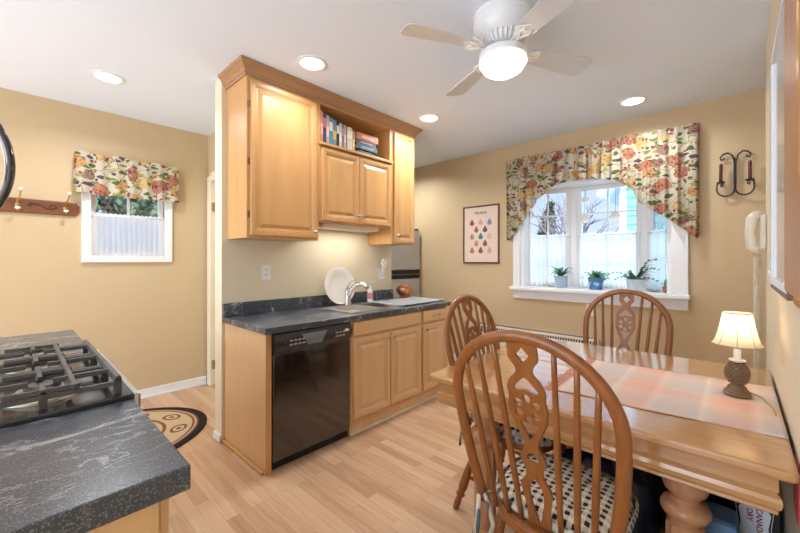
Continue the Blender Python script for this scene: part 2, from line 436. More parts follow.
# ------------------------------------------------------------------ room shell
X0, YR, YL = -.75, -.126, 4.07
PY0, PY1 = 2.68, 2.80      # sink wall (partition)
struct(MB().box(-3.2, -.35, -.05, XW+.15, 4.9, 0).build('floor', M['floor']))
struct(MB().box(-3.2, -.35, CEIL, XW+.15, 4.9, CEIL+.1).build('ceiling', M['ceiling']))
struct(MB().box(-3.2, YL, 0, .45, YL+.12, CEIL).box(1.02, YL, 0, 1.525, YL+.12, CEIL).box(.45, YL, 0, 1.02, YL+.12, 1.33).box(.45, YL, 2.05, 1.02, YL+.12, CEIL).build('wall_left', M['wall']))
# hall wall with the door in the corner behind the sink wall
struct(MB().box(1.405, 3.98, 0, 1.525, YL, CEIL).box(1.405, 3.18, 2.13, 1.525, 3.98, CEIL).box(1.405, PY1, 0, 1.525, 3.18, CEIL).build('wall_hall', M['wall']))
d = struct(MB().box(1.43, 3.20, .01, 1.47, 3.96, 2.10).build('door_1', M['cream_wall']), 'cream painted door in the corner of the hall')
MB().box(1.385, 3.955, 0, 1.43, 4.045, 2.16).box(1.385, 3.11, 2.10, 1.43, 3.955, 2.19).box(1.385, 3.11, 0, 1.43, 3.2, 2.10).build('door_casing', M['cream_wall'], d, bev=.004)
for z in (1.84, .12+.1):
    MB().box(1.405, 3.925, z-.045, 1.429, 3.953, z+.045).build('hinge', M['brass'], d)
# sink wall
struct(MB().box(1.015, PY0, 0, 2.74, PY1, CEIL).build('wall_sink', M['cream_wall']))
# wall behind the refrigerator
struct(MB().box(1.525, 4.3, 0, XW+.15, 4.42, CEIL).build('wall_back', M['wall']))
# window wall with its opening
wy0, wy1, wz0, wz1 = .42, 1.80, .985, 2.10
struct(MB().box(XW, -.35, 0, XW+.15, wy0, CEIL).box(XW, wy1, 0, XW+.15, 4.3, CEIL).box(XW, wy0, 0, XW+.15, wy1, wz0-.03).box(XW, wy0, wz1, XW+.15, wy1, CEIL).build('wall_window', M['wall']))
# right wall ends before the corner, recess behind it
struct(MB().box(-3.2, YR-.12, 0, 3.09, YR, CEIL).build('wall_right', M['cream_wall']))
struct(MB().box(3.09, -.36, 0, XW, -.24, CEIL).build('wall_recess', M['wall']))
def baseboard(name, x0, y0, x1, y1, nx, ny, h=.085, mat=None):
    m = MB().box(min(x0, x1, x0+nx*.014), min(y0, y1, y0+ny*.014), 0, max(x0, x1, x0+nx*.014), max(y0, y1, y0+ny*.014), h)
    m.box(min(x0, x1, x0+nx*.022), min(y0, y1, y0+ny*.022), 0, max(x0, x1, x0+nx*.022), max(y0, y1, y0+ny*.022), .02)
    return struct(m.build(name, mat or M['white'], bev=.003))
baseboard('baseboard_left', X0, YL, 1.385, YL, 0, -1)
baseboard('baseboard_window', XW, -.24, XW, 4.3, -1, 0)
baseboard('baseboard_right', 1.0, YR, 3.09, YR, 0, 1)
struct(MB().box(1.0, PY0-.0, 0, 1.0149, PY1, .05).build('baseboard_sink', M['white'], bev=.003))

# ------------------------------------------------------------------ bay window
def window_panel(name, A, B, z0, z1, rows, cols, label, rail=.045, dark_handle=None):
    A = Vector((*A, 0)); B = Vector((*B, 0)); L = (B-A).length; t = (B-A)/L; ang = math.atan2(t.y, t.x)
    root = bpy.data.objects.new(name, None); COL.objects.link(root); root.location = (A.x, A.y, 0); root.rotation_euler = (0, 0, ang)
    struct(root, label)
    d0, d1 = -.02, .03
    f = MB().box(0, d0, z0, rail, d1, z1).box(L-rail, d0, z0, L, d1, z1).box(rail, d0, z0, L-rail, d1, z0+rail).box(rail, d0, z1-rail, L-rail, d1, z1)
    f.build('window_frame', M['white'], root, bev=.003)
    m = MB()
    for c in range(1, cols):
        x = rail+(L-2*rail)*c/cols; m.box(x-.008, -.008, z0+rail, x+.008, .018, z1-rail)
    for r in range(1, rows):
        z = z0+rail+(z1-z0-2*rail)*r/rows; m.box(rail, -.009, z-.008, L-rail, .019, z+.008)
    m.build('muntin', M['white'], root)
    MB().box(rail, .003, z0+rail, L-rail, .006, z1-rail).build('pane', M['glass'], root)
    return root, L
pA, pB, pC, pD = (4.04, 1.775), (4.22, 1.315), (4.22, .645), (4.04, .42)
bz0, bz1 = 1.0, 2.08
def shift(P, Q, a, b):
    P = Vector(P); Q = Vector(Q); t = (Q-P).normalized(); return tuple(P+t*a), tuple(Q-t*b)
w1, L1 = window_panel('window_1', *shift(pB, pA, .035, 0)[::1], bz0, bz1, 4, 2, 'left angled sash of the bay window')
w2, L2 = window_panel('window_2', *shift(pC, pB, .04, .04), bz0, bz1, 4, 2, 'centre sash of the bay window')
w3, L3 = window_panel('window_3', *shift(pD, pC, 0, .035), bz0, bz1, 4, 2, 'right angled sash of the bay window')
# posts between the sashes
for n, P in (('trim_1', pB), ('trim_2', pC)):
    struct(MB().prism([(P[0]-.035, P[1]-.04), (P[0]+.04, P[1]-.045), (P[0]+.04, P[1]+.045), (P[0]-.035, P[1]+.04)], 'z', bz0-.03, bz1+.03).build(n, M['white'], bev=.003))
# bay floor, head and casing
poly = [(3.875, 1.80), (4.06, 1.80), (4.27, 1.34), (4.27, .62), (4.06, .40), (3.875, .40)]
st = struct(MB().prism([(3.80, 1.87), (XW, 1.87), (XW, 1.80), (4.06, 1.80), (4.27, 1.34), (4.27, .62), (4.06, .42), (XW, .42), (XW, .285), (3.80, .285)], 'z', .965, bz0).build('trim_3', M['white'], bev=.006), 'white window sill board inside the bay')
struct(MB().prism([(XW+.001, 1.80), (4.06, 1.80), (4.27, 1.34), (4.27, .62), (4.06, .42), (XW+.001, .42)], 'z', bz1, bz1+.05).build('trim_4', M['white']), 'white head board of the bay')
cs = MB().box(3.872, 1.78, bz0, XW, 1.86, 2.2).box(3.872, .30, bz0, XW, .42, 2.2).box(3.872, .42, 2.07, XW, 1.78, 2.2)
struct(cs.build('trim_5', M['white'], bev=.004), 'white casing round the bay window')
struct(MB().box(XW, 1.74, bz0, 4.06, 1.80, bz1).box(XW, .42, bz0, 4.06, .45, bz1).build('trim_6', M['white'], bev=.003), 'white side jambs of the bay')
struct(MB().box(3.865, .30, .87, XW, 1.855, .965).build('trim_7', M['white'], bev=.004), 'white apron under the window sill')
# casement hardware
def crank(x, y, rz, label):
    t = thing('window_crank', label, 'window handle', (x, y, bz0), rz, 'window cranks on the sill')
    MB().box(-.03, -.012, 0, .03, .012, .012).build('base', M['nickel'], t, bev=.003)
    MB().tube([(0, 0, .008), (.02, -.01, .022), (.07, -.03, .018)], .005).ball((.075, -.03, .02), .008).build('handle', M['nickel'], t, smooth=True)
crank(4.05, 1.50, 2.1, 'small metal window crank left of the pale blue plant pot')
crank(4.03, .565, 1.1, 'small metal window crank beside the tiny red cactus pot')
for P, dy, n in ((pB, .0, 1.75), (pC, 0, 1.75), (pB, 0, 1.2)):
    pass

def curtain(name, A, B, z0, z1, folds, label, amp=.012, ruffle=.0, group=None):
    A = Vector((*A, 0)); B = Vector((*B, 0)); L = (B-A).length; t = (B-A)/L; ang = math.atan2(t.y, t.x)
    root = thing(name, label, 'curtain', (A.x, A.y, 0), ang, group)
    rnd = random.Random(int(A.x*1000+A.y*77)); ph = [rnd.uniform(0, 6) for _ in range(4)]
    def fn(u, v):
        x = u*L; a = amp*(.45+.55*(1-v))
        y = a*math.sin(folds*2*PI*u+ph[0]+.6*math.sin(5*u+ph[1]))+.35*a*math.sin(folds*4.3*PI*u+ph[2])
        z = z0+(z1-z0)*v + (.006*math.sin(u*L*190+ph[3])*(1 if v == 1 else 0) if ruffle else 0)
        return (x, y, z)
    MB().grid(fn, 160, 10).build('cloth', M['sheer'], root, smooth=True)
    MB().tube([(-.005, 0, z1-.02), (L+.005, 0, z1-.02)], .005).build('rod', M['white'], root, smooth=True)
    return root
def inset(P, Q, off, a, b):
    P = Vector(P); Q = Vector(Q); t = (Q-P).normalized(); nrm = Vector((-abs(t.y), t.x if t.y > 0 else -t.x)); nrm.normalize()
    if nrm.x > 0: nrm = -nrm
    return tuple(P+t*a+nrm*off), tuple(Q-t*b+nrm*off)
curtain('sheer_curtain', *inset(pA, pB, .045, .04, .05), 1.01, 1.575, 9, 'sheer white half curtain on the left angled sash of bay window')
curtain('sheer_curtain', *inset(pB, pC, .045, .05, .05), 1.01, 1.575, 11, 'sheer white half curtain on the centre sash of bay window')
curtain('sheer_curtain', *inset(pC, pD, .045, .06, .04), 1.01, 1.575, 8, 'sheer white half curtain on the right angled sash of bay window')

# ------------------------------------------------------------------ small left window
root = bpy.data.objects.new('window_4', None); COL.objects.link(root); root.location = (0, 0, 0); struct(root, 'small white double hung window in the left wall')
wl, wr = .40, 1.07
MB().box(wl, 4.045, 1.275, wl+.062, YL, 2.10).box(wr-.062, 4.045, 1.275, wr, YL, 2.10).box(wl+.062, 4.045, 1.275, wr-.062, YL, 1.335).box(wl+.062, 4.045, 2.04, wr-.062, YL, 2.10).build('window_frame', M['white'], root, bev=.003)
MB().box(.462, 4.075, 1.335, .50, 4.11, 1.70).box(.97, 4.075, 1.335, 1.008, 4.11, 1.70).box(.50, 4.075, 1.335, .97, 4.11, 1.375).box(.50, 4.075, 1.67, .97, 4.11, 1.705).build('lower_sash', M['white'], root, bev=.002)
MB().box(.462, 4.115, 1.67, .50, 4.15, 2.04).box(.97, 4.115, 1.67, 1.008, 4.15, 2.04).box(.50, 4.115, 2.0, .97, 4.15, 2.04).box(.725, 4.12, 1.70, .745, 4.145, 2.0).build('upper_sash', M['white'], root, bev=.002)
MB().box(.50, 4.09, 1.375, .97, 4.093, 1.67).box(.50, 4.13, 1.70, .97, 4.133, 2.0).build('pane', M['glass'], root)
curtain('sheer_curtain', (.475, 4.062), (.995, 4.062), 1.345, 1.705, 13, 'sheer white ruffled half curtain on the small left window', .006, ruffle=1)

# ------------------------------------------------------------------ valances
def interp(pts, u):
    for (a, b), (c, d_) in zip(pts, pts[1:]):
        if u <= c: return b+(d_-b)*(u-a)/(c-a)
    return pts[-1][1]
prof = [(0, 1.515), (.04, 1.56), (.11, 1.70), (.15, 1.82), (.25, 2.00), (.31, 2.075), (.40, 2.10), (.50, 2.085), (.58, 2.07), (.66, 2.03), (.72, 1.94), (.76, 1.80), (.82, 1.73), (.90, 1.62), (1.0, 1.47)]
VY1, VY0 = 1.915, .235
def vfn(u, v):
    y = VY1+(VY0-VY1)*u
    zb = interp(prof, u); zt = 2.425+.008*math.sin(u*130)
    z = zb+(zt-zb)*v
    amp = .006+.018*(1-v)
    x = 3.835+amp*math.sin(u*2*PI*17+.9*math.sin(u*9))+.3*amp*math.sin(u*2*PI*41)
    if v > .93: x += .004*math.sin(u*300)
    # pinch at the rod pocket
    if .86 < v < .92: x += .006
    return (x, y, z)
t = thing('floral_valance', 'long floral fruit print valance arched over the bay window', 'valance')
MB().grid(vfn, 340, 16).build('cloth', M['floral_y'], t, smooth=True)
# returns at both ends of the rod
MB().grid(lambda u, v: (3.835+.064*u, VY1+.003, 1.53+.89*v), 4, 8).build('side_return', M['floral_y'], t)
MB().grid(lambda u, v: (3.835+.064*u, VY0-.003, 1.49+.93*v), 4, 8).build('side_return', M['floral_y'], t)
MB().tube([(XW-.001, VY1-.01, 2.40), (3.85, VY1-.01, 2.40), (3.85, VY0+.01, 2.40), (XW-.001, VY0+.01, 2.40)], .007).build('curtain_rod', M['white'], t)
t = thing('floral_valance', 'short floral print valance over the small left window', 'valance')
MB().grid(lambda u, v: (.355+.75*u-.012*(1-v)*(1-2*u), 3.985+(.004+.008*(1-v))*math.sin(u*2*PI*7+1), 1.855+.008*math.sin(u*20)+(.345)*v), 160, 10).build('cloth', M['floral_x'], t, smooth=True)
MB().grid(lambda u, v: (.355-.012*(1-v), 3.985+.083*u, 1.86+.335*v), 4, 6).build('side_return', M['floral_x'], t)
MB().grid(lambda u, v: (1.105+.012*(1-v), 3.985+.083*u, 1.86+.335*v), 4, 6).build('side_return', M['floral_x'], t)
MB().tube([(.36, YL-.001, 2.17), (.36, 3.995, 2.17), (1.10, 3.995, 2.17), (1.10, YL-.001, 2.17)], .006).build('curtain_rod', M['white'], t)

# ------------------------------------------------------------------ cabinet doors
def door_mesh(w, h, d=.02, fw=.055):
    """raised panel door, local x 0..w, z 0..h, front face at y=-d"""
    m = MB()
    def ring(a, ya, b, yb):
        A = [(a, ya, a), (w-a, ya, a), (w-a, ya, h-a), (a, ya, h-a)]; B = [(b, yb, b), (w-b, yb, b), (w-b, yb, h-b), (b, yb, h-b)]
        va = [m.b.verts.new(p) for p in A]; vb = [m.b.verts.new(p) for p in B]
        for i in range(4): m.b.faces.new((va[i], va[(i+1) % 4], vb[(i+1) % 4], vb[i]))
    steps = [(0, 0), (0, -d+.004), (.004, -d), (fw-.022, -d), (fw-.019, -d+.004), (fw-.012, -d+.003), (fw-.008, -d+.009), (fw, -d+.010), (fw+.004, -d+.012), (fw+.03, -d+.003), (fw+.03, -d+.003)]
    for (a, ya), (b, yb) in zip(steps, steps[1:-1]): ring(a, ya, b, yb)
    a, ya = steps[-1]
    m.b.faces.new([m.b.verts.new(p) for p in ((a, ya, a), (w-a, ya, a), (w-a, ya, h-a), (a, ya, h-a))])
    m.b.faces.new([m.b.verts.new(p) for p in ((0, 0, 0), (0, 0, h), (w, 0, h), (w, 0, 0))])
    bmesh.ops.remove_doubles(m.b, verts=m.b.verts, dist=1e-6)
    return m
def knob(parent, x, y, z, s=1.0):
    MB().lathe([(.005*s, 0), (.004*s, .012*s), (.011*s, .018*s), (.012*s, .024*s), (.007*s, .029*s)], (x, y, z), 12, axis=(0, -1, 0)).build('knob', M['nickel'], parent, smooth='auto')
def add_door(parent, x, y, z, w, h, mat, kx, kz, fw=.055):
    dd = door_mesh(w, h, fw=fw).build('door', mat, parent); dd.location = (x, y, z)
    knob(dd, kx, -.02, kz)
    return dd

# wall cabinets
UF, UB = 2.36, PY0-.001
t = thing('wall_cabinet', 'tall wide maple wall cabinet with one big door, left end of the row', 'cabinet', (1.05, 0, 0))
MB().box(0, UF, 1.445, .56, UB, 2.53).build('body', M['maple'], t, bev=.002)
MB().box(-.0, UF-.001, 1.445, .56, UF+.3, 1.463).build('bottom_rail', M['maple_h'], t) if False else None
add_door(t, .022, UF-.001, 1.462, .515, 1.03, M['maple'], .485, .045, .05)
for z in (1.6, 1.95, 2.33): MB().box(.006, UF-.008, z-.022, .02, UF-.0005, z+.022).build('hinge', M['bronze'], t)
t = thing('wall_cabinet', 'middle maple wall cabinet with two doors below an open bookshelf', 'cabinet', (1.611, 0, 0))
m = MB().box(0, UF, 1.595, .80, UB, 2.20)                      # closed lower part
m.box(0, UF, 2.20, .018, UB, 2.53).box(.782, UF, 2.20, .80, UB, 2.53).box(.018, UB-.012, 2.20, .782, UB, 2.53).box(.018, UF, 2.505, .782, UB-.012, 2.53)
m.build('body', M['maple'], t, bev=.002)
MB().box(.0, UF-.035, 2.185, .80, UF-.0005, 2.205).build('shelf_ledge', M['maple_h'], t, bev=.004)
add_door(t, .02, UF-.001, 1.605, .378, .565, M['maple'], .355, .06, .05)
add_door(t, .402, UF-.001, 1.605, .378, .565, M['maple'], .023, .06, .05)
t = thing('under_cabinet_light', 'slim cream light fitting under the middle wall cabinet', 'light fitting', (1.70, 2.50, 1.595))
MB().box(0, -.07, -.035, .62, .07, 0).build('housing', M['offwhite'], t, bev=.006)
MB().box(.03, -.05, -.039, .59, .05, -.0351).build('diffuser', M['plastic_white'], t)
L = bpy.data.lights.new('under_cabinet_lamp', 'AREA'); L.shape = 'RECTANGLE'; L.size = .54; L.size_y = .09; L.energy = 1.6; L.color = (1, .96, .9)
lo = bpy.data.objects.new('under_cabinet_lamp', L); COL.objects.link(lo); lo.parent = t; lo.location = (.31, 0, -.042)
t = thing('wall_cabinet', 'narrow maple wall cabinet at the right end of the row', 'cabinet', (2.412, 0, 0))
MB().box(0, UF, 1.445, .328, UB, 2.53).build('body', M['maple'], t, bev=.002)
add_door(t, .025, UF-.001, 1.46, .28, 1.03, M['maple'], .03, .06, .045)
# crown moulding: profile swept along front, returned at both ends
def crown():
    prof_ = [(0, 2.515), (.008, 2.515), (.011, 2.527), (.018, 2.531), (.020, 2.540), (.027, 2.552), (.042, 2.566), (.045, 2.574), (.052, 2.577), (.060, 2.587), (.060, 2.5995), (0, 2.5995)]
    m = MB(); rows = []
    for (dx, z) in prof_:
        rows.append([m.b.verts.new(p) for p in ((1.049-dx, UB, z), (1.049-dx, UF-.001-dx, z), (2.741+dx, UF-.001-dx, z), (2.741+dx, UB, z))])
    n = len(rows)
    for i in range(n):
        a, b = rows[i], rows[(i+1) % n]
        for k in range(3): m.b.faces.new((a[k], a[k+1], b[k+1], b[k]))
    m.b.faces.new([r[0] for r in rows]); m.b.faces.new([r[3] for r in rows][::-1])
    return m
tag(crown().build('crown_moulding', M['maple_trim']), 'brown stepped crown moulding along the top of the wall cabinets', 'moulding')

# books on the open shelf
books = [(.022, .235, (.62, .25, .18), 'salmon pink'), (.030, .222, (.05, .07, .13), 'dark navy'), (.026, .215, (.62, .34, .30), 'dusty pink'),
         (.034, .205, (.06, .30, .36), 'teal and white'), (.036, .195, (.20, .26, .36), 'blue grey'), (.026, .195, (.02, .02, .025), 'black and white'),
         (.024, .190, (.72, .64, .48), 'cream'), (.024, .188, (.30, .17, .22), 'mauve'), (.020, .188, (.66, .42, .38), 'pale rose'), (.052, .182, (.74, .64, .46), 'thick ivory'), (.026, .165, (.60, .33, .16), 'tan')]
x = 1.640
for i, (w, h, c, nm) in enumerate(books):
    h *= 1.14
    t = thing('book', f'{nm} upright book on the open shelf above the cabinet doors', 'book', (x+.0005, 2.375, 2.2005), 0, 'upright books on the open shelf')
    cm = plain('book_cover_'+nm.replace(' ', '_'), c, .5, var=.1)
    MB().box(0, 0, 0, .002, .15, h).box(w-.003, 0, 0, w-.001, .15, h).box(.002, 0, 0, w-.003, .003, h).build('cover', cm, t)
    MB().box(.0025, .004, .003, w-.0035, .145, h-.004).build('pages', M['paper'], t)
    bc = plain('band_'+nm.replace(' ', '_'), {3: (.75, .72, .65), 4: (.70, .50, .12), 5: (.75, .73, .70), 1: (.45, .20, .22)}.get(i, tuple(min(.9, v*1.6+.05) for v in c)), .5)
    MB().box(.001, -.0006, h*(.55 if i % 2 else .3), w-.002, .0005, h*(.85 if i % 2 else .62)).build('spine_panel', bc, t)
    x += w+.0012
    if i == 8: x += .012
sx_, z = x+.02, 2.2005
for i, (h, w, c, nm, dy, dx) in enumerate([(.028, .26, (.28, .34, .08), 'olive green', .0, .012), (.026, .22, (.02, .02, .025), 'thin black', .01, .0), (.044, .24, (.02, .07, .09), 'black and teal', .0, .004), (.040, .23, (.03, .03, .035), 'charcoal', .004, .0), (.058, .245, (.60, .15, .07), 'orange red', .0, .006)]):
    pos = ['bottom of the lying stack', 'second from the bottom of the lying stack', 'in the middle of the lying stack', 'just under the orange red one in the lying stack', 'on top of the lying stack'][i]
    t = thing('book', f'{nm} book {pos} on the open shelf', 'book', (sx_+dx, 2.375+dy, z), 0, 'lying books on the open shelf')
    cm = plain('lying_cover_'+nm.replace(' ', '_'), c, .5)
    MB().box(0, 0, 0, w, .16, .002).box(0, 0, h-.003, w, .16, h-.001).box(0, 0, .002, w, .003, h-.003).build('cover', cm, t)
    MB().box(.004, .004, .0025, w-.004, .157, h-.0035).build('pages', M['paper'], t)
    MB().box(w*.2, -.0006, h*.3, w*.8, .0005, h*.65).build('spine_panel', plain('lying_band_'+nm.replace(' ', '_'), tuple(min(.9, v*2+.12) for v in c), .5), t)
    z += h

# ------------------------------------------------------------------ base cabinets
BF = 2.067
t = thing('end_panel', 'maple end panel closing the left side of the base cabinets', 'panel', (1.035, 0, 0))
MB().box(0, BF, .001, .036, PY0-.001, .852).build('panel', M['maple_light'], t, bev=.002)
MB().prism([(BF+.02, .001), (BF+.02, .022), (BF+.61, .022), (BF+.61, .001)], 'x', -.018, -.0005).build('shoe_moulding', M['maple_h'], t, bev=.006)
MB().box(.0, BF-.004, .001, .036, BF, .852).build('face_strip', M['maple'], t)
t = thing('dishwasher', 'glossy black built-in dishwasher with a curved control panel', 'dishwasher', (1.075, 0, 0))
MB().box(.0, BF+.03, .10, .60, PY0-.02, .845).build('body', M['black_matte'], t)
MB().box(.003, BF-.012, .066, .597, BF+.029, .722).build('door', M['black'], t, bev=.006)
cp = MB()
cp.grid(lambda u, v: (.003+.594*u, BF-.014-.020*math.sin(PI*min(1, v*.9))-.004*math.sin(PI*u), .726+.116*v), 20, 8)
cp.build('control_panel', M['black_panel'], t, smooth=True)
MB().box(.003, BF-.012, .726, .597, BF+.029, .842).build('panel_housing', M['black_panel'], t)
cpn = t
bt = MB()
for i in range(8):
    for j in range(2):
        bt.box(.10+i*.030+(.20 if i > 4 else 0), BF-.0395-.000*j, .765+j*.024, .12+i*.030+(.20 if i > 4 else 0), BF-.034, .775+j*.024)
bt.build('button', M['fridge'], t); t.children[-1]['label'] = 'rows of small grey buttons'
MB().grid(lambda u, v: (.24+.15*(u-.5)*(.7+.6*v)+.04, BF-.040-.004*math.sin(PI*v), .752+.072*v), 10, 6).build('handle_pocket', plain('pocket_grey', (.16, .18, .21), .3), t, smooth=True)
MB().lathe([(.018, 0), (.018, .006), (.012, .008)], (.075, BF-.034, .782), 16, axis=(0, -1, 0)).build('dial', M['black'], t, smooth='auto')
MB().lathe([(.020, 0), (.020, .003)], (.55, BF-.034, .800), 20, axis=(0, -1, 0), sy=.5).build('logo_badge', M['plastic_white'], t, label='small oval white badge')
MB().box(.003, BF+.03, .002, .597, BF+.05, .099).build('kick_plate', M['black_matte'], t)

def base_cab(x0, w, label, ndoor, false_front):
    t = thing('base_cabinet', label, 'cabinet', (x0, 0, 0))
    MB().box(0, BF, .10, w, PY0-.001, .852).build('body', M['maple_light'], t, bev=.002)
    MB().box(0, BF+.012, .001, w, BF+.03, .10).build('toe_kick', M['maple_light'], t)
    MB().box(0, BF+.0, .001, w, BF+.0118, .022).build('shoe_moulding', M['cream_wall'], t, bev=.004)
    g = .018
    dr = MB().box(g, BF-.020, .735, w-g, BF-.001, .838)
    do = dr.build('drawer' if not false_front else 'false_drawer_front', M['maple_light'], t, bev=.006)
    dw = (w-2*g-(ndoor-1)*.006)/ndoor
    for i in range(ndoor):
        kx = dw-.03 if (i == 0 and ndoor == 2) or False else .03
        add_door(t, g+i*(dw+.006), BF-.001, .125, dw, .59, M['maple_light'], kx, .545)
    if not false_front:
        MB().tube([(w*.5-.045, BF-.020, .788), (w*.5-.04, BF-.042, .786), (w*.5, BF-.046, .784), (w*.5+.04, BF-.042, .786), (w*.5+.045, BF-.020, .788)], .0055).build('pull', M['nickel'], do, smooth=True)
        do.children[0].matrix_parent_inverse = Matrix.Identity(4)
    return t
base_cab(1.685, .80, 'two door maple sink base cabinet right of the dishwasher', 2, True)
base_cab(2.487, .40, 'single door maple base cabinet with a drawer beside the oak chair', 1, False)

# worktop with sink cut-out
CT, CB = .892, .852
t = thing('worktop', 'dark slate laminate worktop with low backsplash around the sink', 'worktop')
outer = [(1.018, 2.033), (2.905, 2.033), (2.905, PY0-.001), (1.018, PY0-.001)]
SX0, SX1, SY0, SY1 = 1.74, 2.50, 2.13, 2.57
hole = [(SX0+.02, SY0+.02), (SX0+.02, SY1-.02), (SX1-.02, SY1-.02), (SX1-.02, SY0+.02)]
MB().holes(outer, [hole], 'z', CB+.0005, CT).build('top', M['counter'], t, bev=.003)
MB().box(1.018, PY0-.024, CT, 2.745, PY0-.001, CT+.095).build('backsplash', M['counter'], t, bev=.003)
t = thing('kitchen_sink', 'double bowl stainless steel sink set into the slate worktop', 'sink')
mid = 2.10
b1 = [(SX0+.03, SY0+.03), (SX0+.03, SY1-.07), (mid-.015, SY1-.07), (mid-.015, SY0+.03)]
b2 = [(mid+.015, SY0+.03), (mid+.015, SY1-.07), (SX1-.03, SY1-.07), (SX1-.03, SY0+.03)]
MB().holes([(SX0, SY0), (SX1, SY0), (SX1, SY1), (SX0, SY1)], [b1, b2], 'z', CT+.0005, CT+.006).build('rim', M['steel'], t, bev=.002)
for bb in (b1, b2):
    xs = [p[0] for p in bb]; ys = [p[1] for p in bb]; xa, xb, ya, yb = min(xs), max(xs), min(ys), max(ys)
    m = MB(); zt, zb = CT+.002, CT-.16
    T = [m.b.verts.new(p) for p in ((xa, ya, zt), (xb, ya, zt), (xb, yb, zt), (xa, yb, zt))]
    Q = [m.b.verts.new(p) for p in ((xa+.02, ya+.02, zb), (xb-.02, ya+.02, zb), (xb-.02, yb-.02, zb), (xa+.02, yb-.02, zb))]
    for i in range(4): m.b.faces.new((T[i], T[(i+1) % 4], Q[(i+1) % 4], Q[i]))
    m.b.faces.new(Q); m.build('bowl', M['steel'], t, recalc=False)
t = thing('faucet', 'brushed nickel single lever faucet behind the sink bowls', 'faucet', (2.045, 2.545, CT+.006))
MB().lathe([(.036, 0), (.034, .012), (.027, .03), (.025, .10), (.027, .125), (.019, .14)], seg=18).build('body', M['nickel'], t, smooth='auto')
MB().tube([(0, 0, .06), (.015, -.03, .13), (.035, -.075, .180), (.06, -.13, .190), (.075, -.165, .170), (.08, -.175, .145)], [.021, .022, .020, .018, .019, .021], 12).build('spout', M['nickel'], t, smooth=True)
MB().tube([(0, 0, .13), (-.005, .0, .165), (.02, -.02, .205), (.055, -.05, .225)], [.014, .008, .007, .005], 10).build('lever', M['nickel'], t, smooth=True)

pl = thing('platter', 'large white round platter leaning on the backsplash behind the faucet', 'plate', (1.985, 2.592, CT+.008)); pl.scale = (.92, .92, .92)
m = MB().lathe([(.0, .0), (.115, .0), (.125, .006), (.18, .014), (.182, .019), (.175, .018), (.122, .011), (.112, .005), (.0, .005)], seg=48, cap=False)
m.xf(Matrix.Translation((0, 0, .183))@Matrix.Rotation(math.radians(80), 4, 'X'))
m.build('dish', M['porcelain'], pl, smooth='auto')
t = thing('soap_bottle', 'clear plastic dish soap bottle beside the faucet', 'bottle', (2.315, 2.545, CT+.006))
MB().lathe([(.026, 0), (.028, .01), (.028, .10), (.018, .125), (.010, .135)], seg=16).build('body', plain('clear_soap', (.75, .78, .80), .12), t, smooth='auto')
MB().lathe([(.011, .135), (.011, .16), (.006, .162)], seg=12).tube([(0, 0, .16), (0, 0, .185), (.03, -.02, .185)], .004).build('pump', M['plastic_white'], t, smooth='auto')
MB().lathe([(.0285, .03), (.0285, .09)], seg=16, cap=False).build('paper_label', plain('soap_label', (.55, .22, .24), .5), t)
t = thing('cutting_board', 'large flat grey cutting board lying over the right of the sink', 'cutting board', (2.285, 2.10, CT+.0065))
MB().box(0, 0, 0, .60, .385, .012).build('board', plain('frosted_board', (.44, .46, .48), .25, coat=.4), t, bev=.004)
MB().box(.012, -.003, -.0005, .588, .01, .004).build('rubber_edge', M['black_matte'], t)
t = thing('copper_pot', 'small round copper pot on the worktop end past the sink wall', 'pot', (2.835, 2.575, CT+.001))
MB().lathe([(.05, 0), (.055, .01), (.04, .018), (.075, .045), (.094, .08), (.090, .105), (.065, .125), (.068, .135), (.060, .133), (.055, .11), (.03, .02)], seg=28, cap=False).build('body', M['copper'], t, smooth='auto')
MB().tube([(-.085, 0, .09), (-.11, 0, .11), (-.105, 0, .125), (-.07, 0, .12)], .007).tube([(.085, 0, .09), (.11, 0, .11), (.105, 0, .125), (.07, 0, .12)], .007).build('handle', M['copper'], t, smooth=True)

def outlet(x, y, z, nx, ny, label, name='wall_outlet'):
    t = thing(name, label, 'outlet', (x, y, z), math.atan2(nx, -ny))
    MB().box(-.035, -.006, -.057, .035, 0, .057).build('cover_plate', M['plastic_white'], t, bev=.002)
    if name == 'wall_outlet':
        m = MB()
        for zz in (-.02, .02):
            m.box(-.008, -.0075, zz-.006, -.005, -.0062, zz+.006).box(.005, -.0075, zz-.006, .008, -.0062, zz+.006)
        m.build('socket', M['grey_slot'], t)
    else: MB().box(-.006, -.014, -.012, .006, -.006, .012).build('toggle', M['plastic_white'], t)
    return t
outlet(1.346, PY0, 1.20, 0, -1, 'white duplex outlet above the left part of the worktop')
outlet(2.60, PY0, 1.155, 0, -1, 'white outlet plate holding the night light near the fridge')
t = thing('night_light', 'white flower shaped night light plugged in near the fridge', 'night light', (2.60, PY0-.0085, 1.20))
m = MB()
for k in range(6): m.ball((.032*math.cos(k*PI/3), -.035, .06+.032*math.sin(k*PI/3)), .024, 1, .6, 1)
m.ball((0, -.045, .06), .020).build('shade', M['porcelain'], t, smooth=True)
MB().box(-.017, -.03, -.035, .017, -.0005, .04).build('plug', M['plastic_white'], t, bev=.003)

